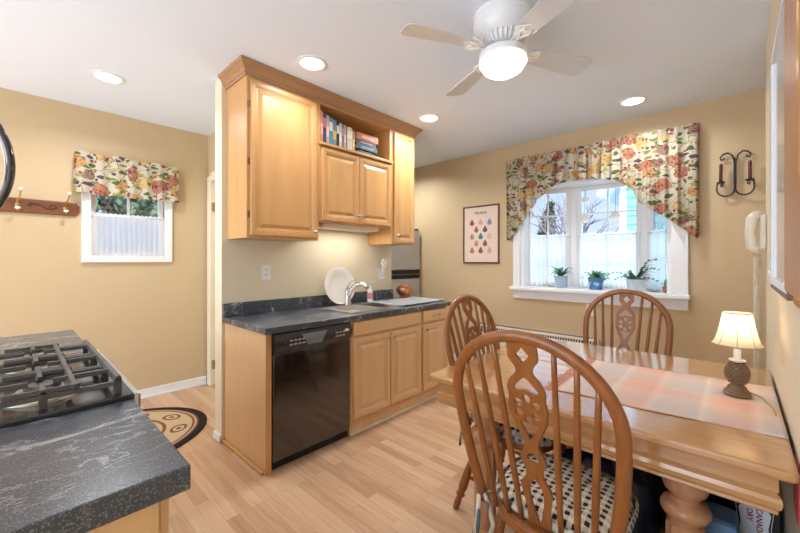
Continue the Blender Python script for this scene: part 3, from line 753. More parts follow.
# refrigerator round the corner
t = thing('refrigerator', 'grey steel refrigerator standing in the corner behind the sink wall', 'refrigerator', (3.14, 3.22, 0))
MB().box(0, .06, .02, .72, .72, 1.70).build('body', M['fridge'], t, bev=.006)
MB().box(0, 0, 1.16, .72, .055, 1.70).build('freezer_door', M['fridge'], t, bev=.01)
MB().box(0, 0, .10, .72, .055, 1.04).build('door', M['fridge'], t, bev=.01)
MB().box(.0, .012, 1.045, .72, .058, 1.155).build('handle_recess', M['black_matte'], t)
MB().tube([(.04, -.012, 1.10), (.68, -.012, 1.10)], .012).build('handle', M['black'], t, smooth=True)
MB().box(.64, .01, 1.70, .70, .07, 1.72).build('hinge_cap', M['black_matte'], t)
MB().box(0, .03, .0, .72, .06, .095).build('grille', M['black_matte'], t)

# ------------------------------------------------------------------ near counter, stove and far counter
def side_counter(name, y0, y1, label, panel=True):
    t = thing(name, label, 'worktop')
    MB().box(-.42, y0, .842, .243, y1, CT).build('top', M['counter'], t, bev=.004)
    return t
side_counter('worktop', .795, 1.298, 'dark slate laminate worktop in the near left foreground')
side_counter('worktop', 2.062, 2.83, 'dark slate laminate worktop beyond the gas range')
for y0, y1, lb in ((.82, 1.296, 'maple base cabinet under the near foreground worktop'), (2.066, 2.81, 'maple base cabinet beyond the gas range')):
    t = thing('base_cabinet', lb, 'cabinet')
    MB().box(-.41, y0, .10, .195, y1, .841).build('body', M['maple_light'], t, bev=.002)
    MB().box(-.41, y0+.01, .001, .14, y1-.01, .10).build('toe_kick', M['black_matte'], t)
    w = y1-y0-.03; dd = door_mesh(w, .58).build('door', M['maple_light'], t); dd.location = (.196, y0+.015, .12); dd.rotation_euler = (0, 0, PI/2)
    knob(dd, .04, -.02, .52)
    dd = MB().box(0, -.02, 0, w, 0, .105).build('drawer', M['maple_light'], t, bev=.005); dd.location = (.196, y0+.015, .722); dd.rotation_euler = (0, 0, PI/2)
    knob(dd, w/2, -.02, .05)

t = thing('gas_range', 'black gas range with cast iron grates between the two worktops', 'stove', (0, 1.30, 0))
RW = .76
MB().box(-.41, .003, .06, .20, RW-.003, .885).build('body', M['enamel'], t, bev=.003)
MB().box(-.42, .0, .886, .250, RW, .905).build('cooktop', M['enamel'], t, bev=.005)
MB().box(.241, .0, .84, .262, RW, .9055).build('front_trim', M['steel'], t, bev=.006)
MB().box(.2, .01, .18, .235, RW-.01, .74).build('oven_door', M['black'], t, bev=.006)
MB().box(.2, .01, .745, .240, RW-.01, .838).build('control_panel', M['black_panel'], t, bev=.004)
MB().tube([(.235, .08, .70), (.285, .08, .70), (.285, RW-.08, .70), (.235, RW-.08, .70)], .013).build('oven_handle', M['steel'], t, smooth=True)
for k in range(5): MB().lathe([(.022, 0), (.02, .02), (.014, .024)], (.240, .10+k*.14, .79), 16, axis=(1, 0, 0)).build('knob', M['black'], t, smooth='auto')
MB().box(.2, .01, .001, .22, RW-.01, .175).build('drawer_front', M['enamel'], t)
for bx in (-.24, .06):
    for by in (.17, .38, .59):
        if by == .38 and bx > 0: continue
        r = .05 if by == .38 else .058
        MB().lathe([(r*1.5, .9055), (r*1.45, .912), (r, .914), (r*.95, .928), (r*.7, .930)], (bx, by, 0), 24).build('burner', M['alu'], t, smooth='auto')
        MB().lathe([(r*.66, .9305), (r*.72, .936), (r*.6, .942)], (bx, by, 0), 20).build('burner_cap', M['iron'], t, smooth='auto')
# grates: three cast iron frames side by side
GZ = .953
def bar(m, p, q, w=.0085, h=.009):
    p, q = Vector(p), Vector(q); dv = (q-p); L = dv.length; n = Vector((-dv.y, dv.x, 0)).normalized()*w
    up = Vector((0, 0, h))
    v = [m.b.verts.new(c) for c in (p-n-up, p+n-up, q+n-up, q-n-up, p-n*.6+up*.6, p+n*.6+up*.6, q+n*.6+up*.6, q-n*.6+up*.6)]
    for f in ((0,3,2,1),(4,5,6,7),(0,1,5,4),(1,2,6,5),(2,3,7,6),(3,0,4,7)): m.b.faces.new([v[i] for i in f])
for gi, (ya, yb) in enumerate(((.028, .262), (.264, .496), (.498, .732))):
    m = MB(); xa, xb = -.38, .212; yc = (ya+yb)/2; e = .009
    for xx in (xa, xb): bar(m, (xx, ya, GZ), (xx, yb, GZ), .010, .010)
    bar(m, (.118, ya, GZ), (.118, yb, GZ), .009, .010); bar(m, (-.09, ya, GZ), (-.09, yb, GZ), .009, .010)
    for y in (ya+e, yb-e): bar(m, (xa, y, GZ-.014), (xb, y, GZ-.014), .008, .008)
    bar(m, (xa, yc, GZ), (-.265, yc, GZ)); bar(m, (-.205, yc, GZ), (.030, yc, GZ)); bar(m, (.08, yc, GZ), (xb, yc, GZ))
    for xx in (-.235, .055):
        bar(m, (xx, ya, GZ), (xx, yc-.04, GZ)); bar(m, (xx, yb, GZ), (xx, yc+.04, GZ))
        for y in (ya+e, yb-e): bar(m, (xx-.075, y, GZ+.001), (xx+.075, y, GZ+.001), .007, .008)
    for xx in (xa, xb, -.235, .055, -.09):
        for y in (ya+e, yb-e): m.box(xx-.009, y-.009, .905, xx+.009, y+.009, GZ)
    m.build('grate', M['iron'], t, bev=.002)

# ------------------------------------------------------------------ coat rack, black hoop
t = thing('coat_rack', 'carved walnut coat rack board with brass hooks beside the small window', 'coat rack', (0, YL-.001, 0))
m = MB().prism([(-.62, 1.662), (.372, 1.662), (.372, 1.685), (.388, 1.692), (.388, 1.75), (.372, 1.757), (.372, 1.775), (-.62, 1.775)], 'y', -.02, 0)
m.build('board', M['dark_wood'], t, bev=.005)
m = MB()
for cx in (.165, -.3):
    pts = [(cx-.085+.17*k/24, -.021, 1.722+.018*math.sin(k/24*2*PI)+.0) for k in range(25)]
    m.tube(pts, .0035, 6)
    m.tube([(cx+.06+.018*math.cos(a), -.021, 1.722+.016*math.sin(a)) for a in [k*.5 for k in range(11)]], .003, 6)
    m.tube([(cx-.06+.016*math.cos(a), -.021, 1.728+.014*math.sin(a)) for a in [k*.5 for k in range(11)]], .003, 6)
m.build('scroll_carving', M['black_matte'], t)
for hx in (.028, .300, -.25):
    h = MB().lathe([(.014, 0), (.014, .004), (.008, .008)], (hx, -.021, 1.725), 12, axis=(0, -1, 0))
    h.box(hx-.009, -.025, 1.68, hx+.009, -.0205, 1.765)
    h.tube([(hx, -.022, 1.735), (hx+.004, -.06, 1.75), (hx+.012, -.085, 1.79), (hx+.018, -.095, 1.83)], [.006, .006, .005, .005], 8)
    h.tube([(hx, -.022, 1.70), (hx, -.05, 1.672), (hx, -.07, 1.682), (hx, -.075, 1.70)], .0055, 8)
    hk = h.build('hook', M['brass'], t, smooth='auto')
    MB().ball((hx+.018, -.095, 1.838), .013).build('ball_tip', M['porcelain'], hk, smooth=True)
    MB().ball((hx, -.075, 1.695), .014, 1.2, 1, .9).build('ball_tip', M['porcelain'], hk, smooth=True)
t = thing('black_hoop', 'round black hoop at the left edge in front of the coat rack', 'hoop', (-.261, 1.55, 1.569))
MB().tube([(.258*math.cos(a), 0, .258*math.sin(a)) for a in [2*PI*k/72 for k in range(72)]], .0105, 14, closed=True, up=(0, 1, 0)).build('ring', M['black'], t, smooth=True)
MB().tube([(.248*math.cos(a), .004, .248*math.sin(a)) for a in [2*PI*k/72 for k in range(72)]], .0022, 8, closed=True, up=(0, 1, 0)).build('inner_rim', M['alu'], t, smooth=True)
MB().tube([(0, 0, .262), (0, 0, CEIL-1.569)], .006).build('hanging_rod', M['wrought'], t)

# rug
t = MB().prism([(0, -.57)]+[(.77*math.sin(a), -.57*math.cos(a)) for a in [PI*k/48 for k in range(1, 48)]]+[(0, .57)], 'z', .0005, .010).build('half_round_rug', M['rug'], loc=(.33, 3.28, 0), bev=.003)
tag(t, 'half round beige rug with dark border and oval motifs on the laminate floor', 'rug')

# ------------------------------------------------------------------ wall decor on the window wall
t = thing('framed_print', 'framed botanical poster of pears on the wall left of the bay window', 'picture', (XW, 2.285, 1.605), 0)
hw, hh = .247, .352
MB().box(-.018, -hw, -hh, -.001, -hw+.016, hh).box(-.018, hw-.016, -hh, -.001, hw, hh).box(-.018, -hw+.016, -hh, -.001, hw-.016, -hh+.016).box(-.018, -hw+.016, hh-.016, -.001, hw-.016, hh).build('frame', plain('maroon_frame', (.13, .025, .022), .35), t, bev=.002)
MB().box(-.010, -hw+.015, -hh+.015, -.0015, hw-.015, hh-.015).build('poster', plain('poster_paper', (.74, .58, .46), .7), t)
pc = [(.28, .05, .05), (.62, .35, .26), (.22, .24, .32), (.35, .10, .09), (.20, .05, .06), (.38, .24, .20), (.05, .20, .24), (.62, .40, .32), (.58, .22, .17), (.28, .07, .07), (.45, .14, .10), (.22, .10, .10), (.60, .34, .26)]
pear = []
spots = [(-.12, .14), (0, .145), (.12, .14), (-.06, .055), (.06, .055), (-.12, -.03), (0, -.03), (.12, -.03), (-.06, -.115), (.06, -.115), (-.12, -.2), (0, -.2), (.12, -.2)]
for k, ((py, pz), c) in enumerate(zip(spots, pc)):
    pts = []
    for i in range(20):
        a = 2*PI*i/20; r = .030
        ca = math.cos(a); w_ = math.sin(a)*r*1.05*(1-.62*max(0, ca)**.8); hgt = ca*(.050 if ca > 0 else .030)
        pts.append((py*-1*-1+w_, pz+hgt))
    pt = MB().prism([(-u, w_) for u, w_ in pts], 'x', -.0112, -.0101).build('pear_print', plain('pear_ink_%d' % k, c, .7, var=.3, nscale=60), t)
# heading letters
tm = text_mesh('PEARS', .045, .0003)
ho = link('heading', tm, plain('poster_ink', (.16, .10, .07), .7), t); ho.rotation_euler = (PI/2, 0, -PI/2); ho.location = (-.0108, 0, .262)
ho.scale = (1.35, 1, 1)

t = thing('candle_sconce', 'black wrought iron scroll sconce with two burgundy candles', 'wall sconce', (XW-.004, .012, 1.97)); t.scale = (1, .85, 1.05)
def spiral(cy, cz, r0, r1, a0, a1, n=18): return [(0, cy+(r0+(r1-r0)*k/n)*math.cos(a0+(a1-a0)*k/n), cz+(r0+(r1-r0)*k/n)*math.sin(a0+(a1-a0)*k/n)) for k in range(n+1)]
ir = MB()
for s in (-1, 1):
    # lower arm: from back bar down, out and up to the cup, ending in a curl
    ir.tube([(-.02, 0, -.02), (-.02, s*.004, -.10)]+[(-.02-.02*k/14, s*(.065-.062*math.cos(a)), -.105-.055*math.sin(a)) for k, a in [(k, PI*k/14) for k in range(15)]]+[(-.04, s*.125, -.07), (-.045, s*.105, -.045), (-.045, s*.085, -.055), (-.045, s*.083, -.08), (-.045, s*.10, -.088)], .006, 8)
    ir.tube([(-.02, 0, .02), (-.02, s*.006, .10), (-.02, s*.02, .145), (-.02, s*.05, .168), (-.02, s*.085, .160), (-.02, s*.105, .138), (-.02, s*.095, .118), (-.02, s*.078, .122), (-.02, s*.078, .136)], .006, 8)
ir.box(-.024, -.011, -.07, -.016, .011, .12).tube([(0.002, 0, .06), (-.02, 0, .06)], .006)
ir.build('scroll', M['wrought'], t, smooth='auto')
for s in (-1, 1):
    MB().lathe([(.004, -.045), (.006, -.03), (.03, -.024), (.032, -.016), (.013, -.018), (.013, .0)], (-.045, s*.098, -.035), 16).build('candle_cup', M['wrought'], t, smooth='auto')
    cd = MB().lathe([(.0125, -.017), (.0125, .115), (.009, .12)], (-.045, s*.098, -.035), 14).build('candle', M['candle'], t, smooth='auto')
    MB().tube([(-.045, s*.098, .083), (-.045, s*.098, .097)], .0012).build('wick', M['black_matte'], cd)
outlet(XW, 1.065, .80, -1, 0, 'white outlet plate low under the bay window')
# baseboard heater cover with slotted grille
t = thing('radiator_cover', 'low beige radiator cover with a dark slotted grille under the window', 'radiator', (3.78, 0, 0))
MB().box(0, .98, .04, .115, 2.3, .535).build('body', M['offwhite'], t, bev=.004)
m = MB()
for k in range(52):
    y = .995+k*.025
    m.box(-.002, y, .455, .0005, y+.015, .515); m.box(.015, y, .5345, .095, y+.015, .537)
m.build('grille', M['grey_slot'], t)
MB().box(-.001, .97, .0, .06, .985, .04).box(-.001, 2.295, 0, .06, 2.31, .04).build('foot', M['offwhite'], t)

# ------------------------------------------------------------------ sill plants
def leaf_strip(m, c, ang, length, rise, droop, w=.010, n=7):
    prev = None
    for k in range(n+1):
        s = k/n; r = length*s; z = rise*math.sin(min(1, s*1.25)*PI/2)-droop*s*s
        p = Vector(c)+Vector((math.cos(ang)*r, math.sin(ang)*r, z)); side = Vector((-math.sin(ang), math.cos(ang), 0))
        ww = w*(.55+.9*math.sin(PI*min(.98, s+.08)))*(1-.5*s)
        cur = (m.b.verts.new(p-side*ww), m.b.verts.new(p+Vector((0, 0, .25*ww))), m.b.verts.new(p+side*ww))
        if prev:
            m.b.faces.new((prev[0], prev[1], cur[1], cur[0])); m.b.faces.new((prev[1], prev[2], cur[2], cur[1]))
        prev = cur
def plant(x, y, label, pot, r, h, kind, seed):
    rnd = random.Random(seed)
    t = thing('potted_plant', label, 'plant', (x, y, bz0))
    MB().lathe([(r*.78, 0), (r*.8, .004), (r, h*.86), (r*1.06, h*.88), (r*1.06, h), (r*.94, h), (r*.90, h*.85)], seg=28).build('pot', pot, t, smooth='auto')
    MB().lathe([(r*.9, h*.86), (.001, h*.88)], seg=20, cap=False).build('soil', M['soil'], t)
    m = MB(); c = (0, 0, h*.88)
    if kind == 'aloe':
        for k in range(22): leaf_strip(m, c, rnd.uniform(0, 6.28), rnd.uniform(.08, .155), rnd.uniform(.05, .13), rnd.uniform(0, .09), .014)
    elif kind == 'bush':
        for k in range(38): leaf_strip(m, c, rnd.uniform(0, 6.28), rnd.uniform(.05, .18), rnd.uniform(.03, .10), rnd.uniform(0, .10), .011)
        for k in range(60):
            a = rnd.uniform(0, 6.28); rr = rnd.uniform(.02, .12); m.ball((rr*math.cos(a), rr*math.sin(a), h*.9+rnd.uniform(-.01, .06)), rnd.uniform(.007, .012), 1, 1, .6, 6)
    elif kind == 'arch':
        for a, L, rs, dr in ((PI/2, .24, .09, .04), (PI/2+.2, .17, .05, .05), (-PI/2, .17, .19, .0), (-PI/2-.2, .20, .13, .03), (-PI/2+.3, .22, .05, .08), (PI-.3, .12, .10, .02), (PI/2-.5, .13, .08, .01), (-PI/2+.5, .10, .12, .0), (PI, .09, .05, .03)):
            for q in range(3): leaf_strip(m, c, a+(q-1)*.13, L*(1-.12*q), rs*(1-.2*q), dr, .014)
            for q in range(6):
                s = (q+1)/6; leaf_strip(m, (math.cos(a)*L*s*.9, math.sin(a)*L*s*.9, c[2]+rs*math.sin(min(1, s*1.25)*PI/2)-dr*s*s), a+rnd.choice((-1, 1))*.9, .035, .015, 0, .010, 3)
    o = m.build('foliage', M['leaf'], t, smooth=False)
    if kind == 'bush':
        for k in range(6):
            mm = MB(); a = k*PI/3+.3; mm.lathe([(.018, 0), (.018, .002)], (r*.9*math.cos(a), r*.9*math.sin(a), h*.48), 10, axis=(math.cos(a), math.sin(a), 0), sy=1.5)
            mm.build('painted_dot', M['pot_blue'], t)
    return t
plant(3.99, 1.375, 'spiky green plant in a pale blue pot, left on the bay sill', M['pot_blue'], .064, .125, 'aloe', 1)
plant(4.01, 1.04, 'bushy trailing plant in a cobalt and white pot, centre of the bay sill', M['pot_dark'], .072, .12, 'bush', 2)
plant(3.985, .70, 'arching plant in a whitish blue pot, right on the bay sill', plain('white_blue_pot', (.56, .63, .70), .2), .072, .115, 'arch', 3)
t = thing('potted_cactus', 'tiny green cactus in a small red pot at the right of the bay sill', 'plant', (4.0, .468, bz0))
MB().lathe([(.018, 0), (.026, .045), (.029, .046), (.029, .055), (.022, .055), (.02, .045)], seg=20).build('pot', M['terracotta'], t, smooth='auto')
MB().lathe([(.010, .045), (.014, .07), (.014, .10), (.008, .118), (.001, .122)], seg=14).build('cactus', M['leaf'], t, smooth=True)

# glass ornaments hung in the centre sash
for i, (y, z, r, lb) in enumerate(((1.19, 1.94, .035, 'upper left white round window ornament with a cord'), (1.195, 1.735, .048, 'lower left white round window ornament'), (.905, 1.74, .045, 'lower right white round window ornament near the siding'))):
    t = thing('window_ornament', lb+' in the centre sash', 'ornament', (4.185-.004*i, y, z))
    MB().lathe([(r*.3, -.005), (r, -.003), (r, .003), (r*.3, .005)], seg=24, axis=(1, 0, 0)).build('disc', M['porcelain'], t, smooth='auto')
    MB().tube([(0, 0, r*.9), (.01, 0, 2.035-z)], .0015, 5).build('cord', M['grey_slot'], t)

# ------------------------------------------------------------------ outdoors
ST = bpy.data.objects
struct(MB().box(4.35, -25, -.9, 60, 30, -.8).box(-20, 4.4, -.9, 4.35, 30, -.8).build('ground', plain('bounce_ground', (.80, .82, .86), .9, nscale=.5)))  # ground set pale to bounce sun and sky into the sheer curtains
t = thing('neighbour_house', 'pale cyan clapboard house with white trim outside the bay window', 'house', (9.0, 0, 0))
hy = 1.86      # left corner
m = MB()
for k in range(24):
    z = -.8+k*.19
    m.prism([(0, z), (.03, z), (.005, z+.19), (0, z+.19)], 'y', -6.0, hy-.10) if False else m.prism([(-.03, z), (0, z), (0, z+.19), (-.005, z+.19)], 'y', -6.0, hy-.12)
m.box(0, -6, -.8, 5, hy-.01, 2.95)
m.build('siding', plain('cyan_siding', (.16, .62, .70), .7), t)
MB().box(-.04, hy-.12, -.8, .02, hy, 3.75).build('corner_board', M['white'], t)
rp_ = MB().prism([(hy+.34, 2.66), (hy+.34, 2.80), (-2.2, 5.9), (-2.2, 5.7)], 'x', -.45, 5.2)
rp_.build('roof_edge', M['white'], t)
MB().prism([(hy+.37, 2.80), (hy+.37, 2.85), (-2.2, 5.98), (-2.2, 5.90)], 'x', -.5, 5.2).build('roof', plain('blue_grey_shingle', (.42, .56, .70), .8), t)
def blob_tree(name, loc, h, r, label, col, n=60, seed=1, lean=0.0, oval=1.6):
    rnd = random.Random(seed); t = thing(name, label, 'tree', loc)
    MB().tube([(0, 0, 0), (lean*.2, lean*.5, h*.4), (lean*.4, lean, h*.8)], [r*.16, r*.12, r*.05], 8).build('trunk', plain('bark', (.07, .05, .04), .9), t)
    m = MB()
    for k in range(n*(14 if r > 1 else 6)):
        s = rnd.random(); a = rnd.uniform(0, 6.28); rr = r*math.sin(PI*min(.95, .15+.8*s))*rnd.uniform(.2, 1.0)
        c = Vector((rr*math.cos(a)+lean*.4*s, rr*math.sin(a)+lean*s, h*(.25+.75*s)))
        for q in range(5):
            p = c+Vector((rnd.gauss(0, r*.12), rnd.gauss(0, r*.12), rnd.gauss(0, r*.12))); sz = min(.09, r*.15)*rnd.uniform(.5, 1)
            d1 = Vector((rnd.gauss(0, 1), rnd.gauss(0, 1), rnd.gauss(0, 1))).normalized()*sz; d2 = Vector((rnd.gauss(0, 1), rnd.gauss(0, 1), rnd.gauss(0, 1))).normalized()*sz
            m.b.faces.new([m.b.verts.new(v) for v in (p-d1, p+d2, p+d1, p-d2)])
    m.build('crown', col, t, recalc=False); return t
G1 = plain('evergreen', (.035, .06, .035), .8, var=.4, nscale=8); G2 = plain('hedge_green', (.10, .15, .08), .8, var=.4, nscale=5)
blob_tree('evergreen_tree', (11.0, 4.55, -.8), 3.75, .30, 'dark leaning evergreen outside the left bay sash', G1, 130, 4, -.55)
for i, (x, y, h) in enumerate(((-2.2, 8.6, 5.2), (1.3, 8.8, 5.6), (4.9, 9.4, 5.0), (3.2, 15.5, 6.5))):
    blob_tree('garden_tree', (x, y, -.8), h, 1.5, ['leafy tree behind left part of small window', 'tall dark tree seen in the middle of small window', 'leafy tree seen at the right of small window', 'far tree seen at the right edge of small window'][i], G2 if i % 2 else G1, 60, 20+i)
def bare_tree(loc, h, label, seed):
    rnd = random.Random(seed); m = MB()
    def br(p, d, L, r, depth):
        q = p+d*L; m.tube([p, (p+q)/2+Vector((rnd.gauss(0, L*.05), rnd.gauss(0, L*.05), 0)), q], [r, r*.8, r*.6], 5)
        if depth == 0: return
        for _ in range(3):
            nd = (d+Vector((rnd.gauss(0, .45), rnd.gauss(0, .45), rnd.gauss(.05, .25)))).normalized(); br(p+d*L*rnd.uniform(.5, 1), nd, L*rnd.uniform(.55, .8), r*.55, depth-1)
    br(Vector((0, 0, 0)), Vector((0, 0, 1)), h*.38, h*.022, 4)
    o = m.build('bare_tree', plain('grey_bark', (.16, .14, .15), .9), loc=loc); tag(o, label, 'tree')
bare_tree((7.6, 2.15, -.8), 3.9, 'bare winter tree seen through the centre bay sash', 5)
bare_tree((9.0, 3.05, -.8), 4.4, 'bare winter tree right of the evergreen outside', 6)
bare_tree((8.6, 5.1, -.8), 3.9, 'bare winter tree left of the evergreen outside', 8)

# ------------------------------------------------------------------ right wall: phone, switch, framed print, clock
t = thing('wall_phone', 'almond corded telephone hanging on the end of the right wall', 'telephone', (3.02, YR, 1.46), 0)
MB().box(-.045, .0005, -.10, .045, .028, .105).build('base', M['offwhite'], t, bev=.008)
m = MB().tube([(0, .036, .112), (0, .060, .085), (0, .070, .0), (0, .060, -.085), (0, .036, -.112)], [.028, .030, .024, .030, .028], 14, up=(1, 0, 0))
m.ball((0, .042, .10), .03, 1, .8, 1).ball((0, .042, -.10), .03, 1, .8, 1)
m.build('handset', M['offwhite'], t, smooth=True)
def coil(x, y, z0, z1, rad, turns, wire):
    return [(x+rad*math.cos(2*PI*turns*k/(turns*9)), y+rad*math.sin(2*PI*turns*k/(turns*9)), z0+(z1-z0)*k/(turns*9)) for k in range(turns*9+1)]
MB().tube(coil(0, .045, -.13, -1.02, .010, 70, .003), .003, 5).tube([(0, .045, -.115), (.0, .045, -.13)], .004).build('coiled_cord', M['offwhite'], t, smooth=True)
MB().tube(coil(.03, .03, -.10, -1.02, .010, 70, .003), .003, 5).build('coiled_cord', M['offwhite'], t, smooth=True)
outlet(2.60, YR, 1.235, 0, 1, 'white light switch on the right wall below the phone', 'light_switch')
# framed print standing slightly off the wall
t = thing('framed_picture', 'pale print in a thin maroon frame on the right wall', 'picture', (0, YR+.001, 0))
fy = .036
MB().box(1.86, 0, 1.20, 1.885, fy, 2.03).box(1.30, 0, 1.20, 1.86, fy, 1.215).box(1.30, 0, 2.015, 1.86, fy, 2.03).box(1.28, 0, 1.20, 1.30, fy, 2.03).build('frame', plain('maroon_picture_frame', (.13, .03, .02), .4), t)
MB().box(1.30, .0, 1.215, 1.86, fy-.006, 2.015).build('mat_board', plain('blue_white_mat', (.62, .68, .78), .10, coat=.6), t)
MB().box(1.30, fy-.0059, 1.215, 1.85, fy+.001, 1.235).box(1.30, fy-.0059, 1.99, 1.85, fy+.001, 2.014).box(1.835, fy-.0059, 1.235, 1.85, fy+.001, 1.99).build('inner_border', M['white'], t)
t = thing('wall_clock', 'big wooden wall clock case with dark glass at the right edge', 'clock', (0, YR+.001, 0))
cy = .060
MB().prism([(.985, 1.25), (.985, 2.10), (.93, 2.28), (.80, 2.36), (.56, 2.36), (.43, 2.28), (.375, 2.10), (.375, 1.25)], 'y', .0, cy-.02).build('case', M['frame_wood'], t)
m = MB()
ring = [(1.0, 1.237), (1.0, 2.12), (.945, 2.30), (.81, 2.38), (.55, 2.38), (.415, 2.30), (.36, 2.12), (.36, 1.237)]
inner = [(.80, 1.42), (.80, 2.05), (.76, 2.18), (.68, 2.22), (.60, 2.18), (.56, 2.05), (.56, 1.42)]
m.holes(ring, [inner[::-1]], 'y', cy-.02, cy); m.build('front_frame', M['frame_wood'], t, bev=.008)
MB().box(.56, cy-.018, 1.42, .80, cy-.014, 2.22).build('glass', M['black'], t)
MB().ball((.955, cy*.6, 1.228), .016, 1, 1, 1.1).ball((.41, cy*.6, 1.228), .016).build('finial', M['frame_wood'], t, smooth=True)

# ------------------------------------------------------------------ ceiling lights
def recessed(x, y, power, label):
    t = thing('recessed_light', label, 'ceiling light', (x, y, CEIL), 0, 'recessed ceiling lights')
    MB().lathe([(.098, 0), (.098, -.004), (.078, -.007), (.074, -.001)], seg=36, cap=False).build('trim_ring', M['white'], t, smooth='auto')
    e = NT('lamp_lens'); e.fin((1, 1, 1), .5, emit=(1, .97, .9), es=6.0)
    MB().lathe([(.074, -.004), (.074, -.0015)], seg=32).build('lens', e.m, t)
    L = bpy.data.lights.new('recessed_lamp', 'AREA'); L.shape = 'DISK'; L.size = .14; L.energy = power; L.color = (.91, .955, 1); L.spread = math.radians(150)
    lo = bpy.data.objects.new('recessed_lamp', L); COL.objects.link(lo); lo.parent = t; lo.location = (0, 0, -.012)
recessed(.465, 3.28, 10, 'round recessed ceiling light near the small left window')
recessed(1.355, 2.06, 5, 'round recessed ceiling light in front of the tall wall cabinet')
recessed(2.61, 2.07, 11, 'round recessed ceiling light in front of the narrow wall cabinet')
recessed(3.3, 3.3-.1, 13, 'added unseen recessed ceiling light before the refrigerator behind the wall cabinets')  # added lamp hidden from the camera, brightens the fridge corner and window wall
recessed(3.47, .625, 8, 'round recessed ceiling light before the bay window')

# ceiling fan
FX, FY = 1.785, .915
t = thing('ceiling_fan', 'white four blade hugger ceiling fan with a lit glass bowl', 'ceiling fan', (FX, FY, CEIL))
MB().lathe([(.150, 0), (.156, -.010), (.156, -.03), (.150, -.034), (.150, -.044), (.154, -.048), (.152, -.075), (.140, -.105), (.118, -.128), (.112, -.132)][::-1], seg=48).build('motor_housing', M['white'], t, smooth='auto')
m = MB().lathe([(.112, -.132), (.108, -.150), (.088, -.168), (.06, -.172)][::-1], seg=48, cap=True)
for k in range(30):
    a = 2*PI*k/30; m.tube([(.118*math.cos(a), .118*math.sin(a), -.128), (.116*math.cos(a), .116*math.sin(a), -.146), (.096*math.cos(a), .096*math.sin(a), -.168)], .0055, 6)
m.build('vent_ring', M['white'], t, smooth='auto')
MB().lathe([(.045, -.172), (.045, -.19), (.06, -.196)][::-1], seg=24).build('switch_housing', M['white'], t, smooth='auto')
for k in range(4):
    a = math.radians(62+90*k); R = Matrix.Rotation(a, 4, 'Z')
    br = MB().prism([(.075, -.028), (.10, -.018), (.13, -.022), (.17, -.052), (.20, -.060), (.215, -.03), (.235, 0), (.215, .03), (.20, .060), (.17, .052), (.13, .022), (.10, .018), (.075, .028)], 'z', -.176, -.168)
    br.tube([(.09, 0, -.178), (.14, .0, -.182), (.18, .028, -.180), (.205, .02, -.178), (.19, 0, -.178), (.205, -.02, -.178), (.18, -.028, -.18), (.14, 0, -.182)], .005, 6)
    br.xf(R@Matrix.Translation((0, 0, -.016))); b = br.build('blade_arm', M['white'], t, smooth='auto')
    pts = [(.165, -.046), (.52, -.074), (.545, -.070), (.560, -.050), (.566, 0), (.560, .050), (.545, .070), (.52, .074), (.165, .046)]
    bm = MB().prism(pts, 'z', -.003, .003).xf(R@Matrix.Translation((0, 0, -.183))@Matrix.Rotation(math.radians(-12), 4, 'X'))
    bm.build('blade', plain('blade_white', (.62, .63, .65), .35), t, bev=.001)
MB().lathe([(.06, -.192), (.112, -.196), (.122, -.205), (.124, -.235), (.119, -.240)][::-1], seg=48, cap=False).build('light_rim', M['white'], t, smooth='auto')
g = NT('lit_bowl_glass'); trg = g.n('BsdfTranslucent', i_Color=(.50, .40, .26)); em = g.n('Emission', i_Color=(1, .84, .58), i_Strength=.35)
ad = g.n('AddShader'); g.t.links.new(trg.outputs[0], ad.inputs[0]); g.t.links.new(em.outputs[0], ad.inputs[1]); g.t.links.new(ad.outputs[0], g.out.inputs[0])
MB().lathe([(.119, -.2401), (.122, -.255), (.114, -.268), (.109, -.272), (.101, -.288), (.095, -.291), (.08, -.302), (.045, -.314), (.001, -.317)][::-1], seg=48, cap=False).build('glass_bowl', g.m, t, smooth='auto')
L = bpy.data.lights.new('fan_lamp', 'POINT'); L.shadow_soft_size = .045; L.energy = 17; L.color = (.90, .95, 1)
lo = bpy.data.objects.new('fan_lamp', L); COL.objects.link(lo); lo.parent = t; lo.location = (0, 0, -.255)

# ------------------------------------------------------------------ table
t = thing('dining_table', 'square golden oak extending dining table against the right wall', 'table')
TX0, TX1, TY0, TY1, TZ = 1.368, 2.57, -.118, 1.092, .750
def rrect(x0, y0, x1, y1, r, n=6):
    o = []
    for cx, cy_, a in ((x1-r, y0+r, -90), (x1-r, y1-r, 0), (x0+r, y1-r, 90), (x0+r, y0+r, 180)):
        for k in range(n+1): o.append((cx+r*math.cos(math.radians(a+90*k/n)), cy_+r*math.sin(math.radians(a+90*k/n))))
    return o
MB().prism(rrect(TX0, TY0, (TX0+TX1)/2-.0006, TY1, .02), 'z', TZ-.030, TZ).prism(rrect((TX0+TX1)/2+.0006, TY0, TX1, TY1, .02), 'z', TZ-.030, TZ).build('table_top', M['oak_table'], t, bev=.009)
m = MB()
ap = [(.036, .7195), (.036, .672), (.040, .668), (.036, .664), (.030, .658), (.028, .645), (.031, .630), (.038, .621), (.037, .612), (.041, .608), (.06, .608), (.06, .7195)]
rows = []
for (dd_, z) in ap:
    rows.append([m.b.verts.new(p) for p in ((TX0+dd_, TY0+dd_, z), (TX1-dd_, TY0+dd_, z), (TX1-dd_, TY1-dd_, z), (TX0+dd_, TY1-dd_, z))])
for i in range(len(rows)):
    a, b = rows[i], rows[(i+1) % len(rows)]
    for k in range(4): m.b.faces.new((a[k], a[(k+1) % 4], b[(k+1) % 4], b[k]))
m.build('apron', M['oak_table'], t)
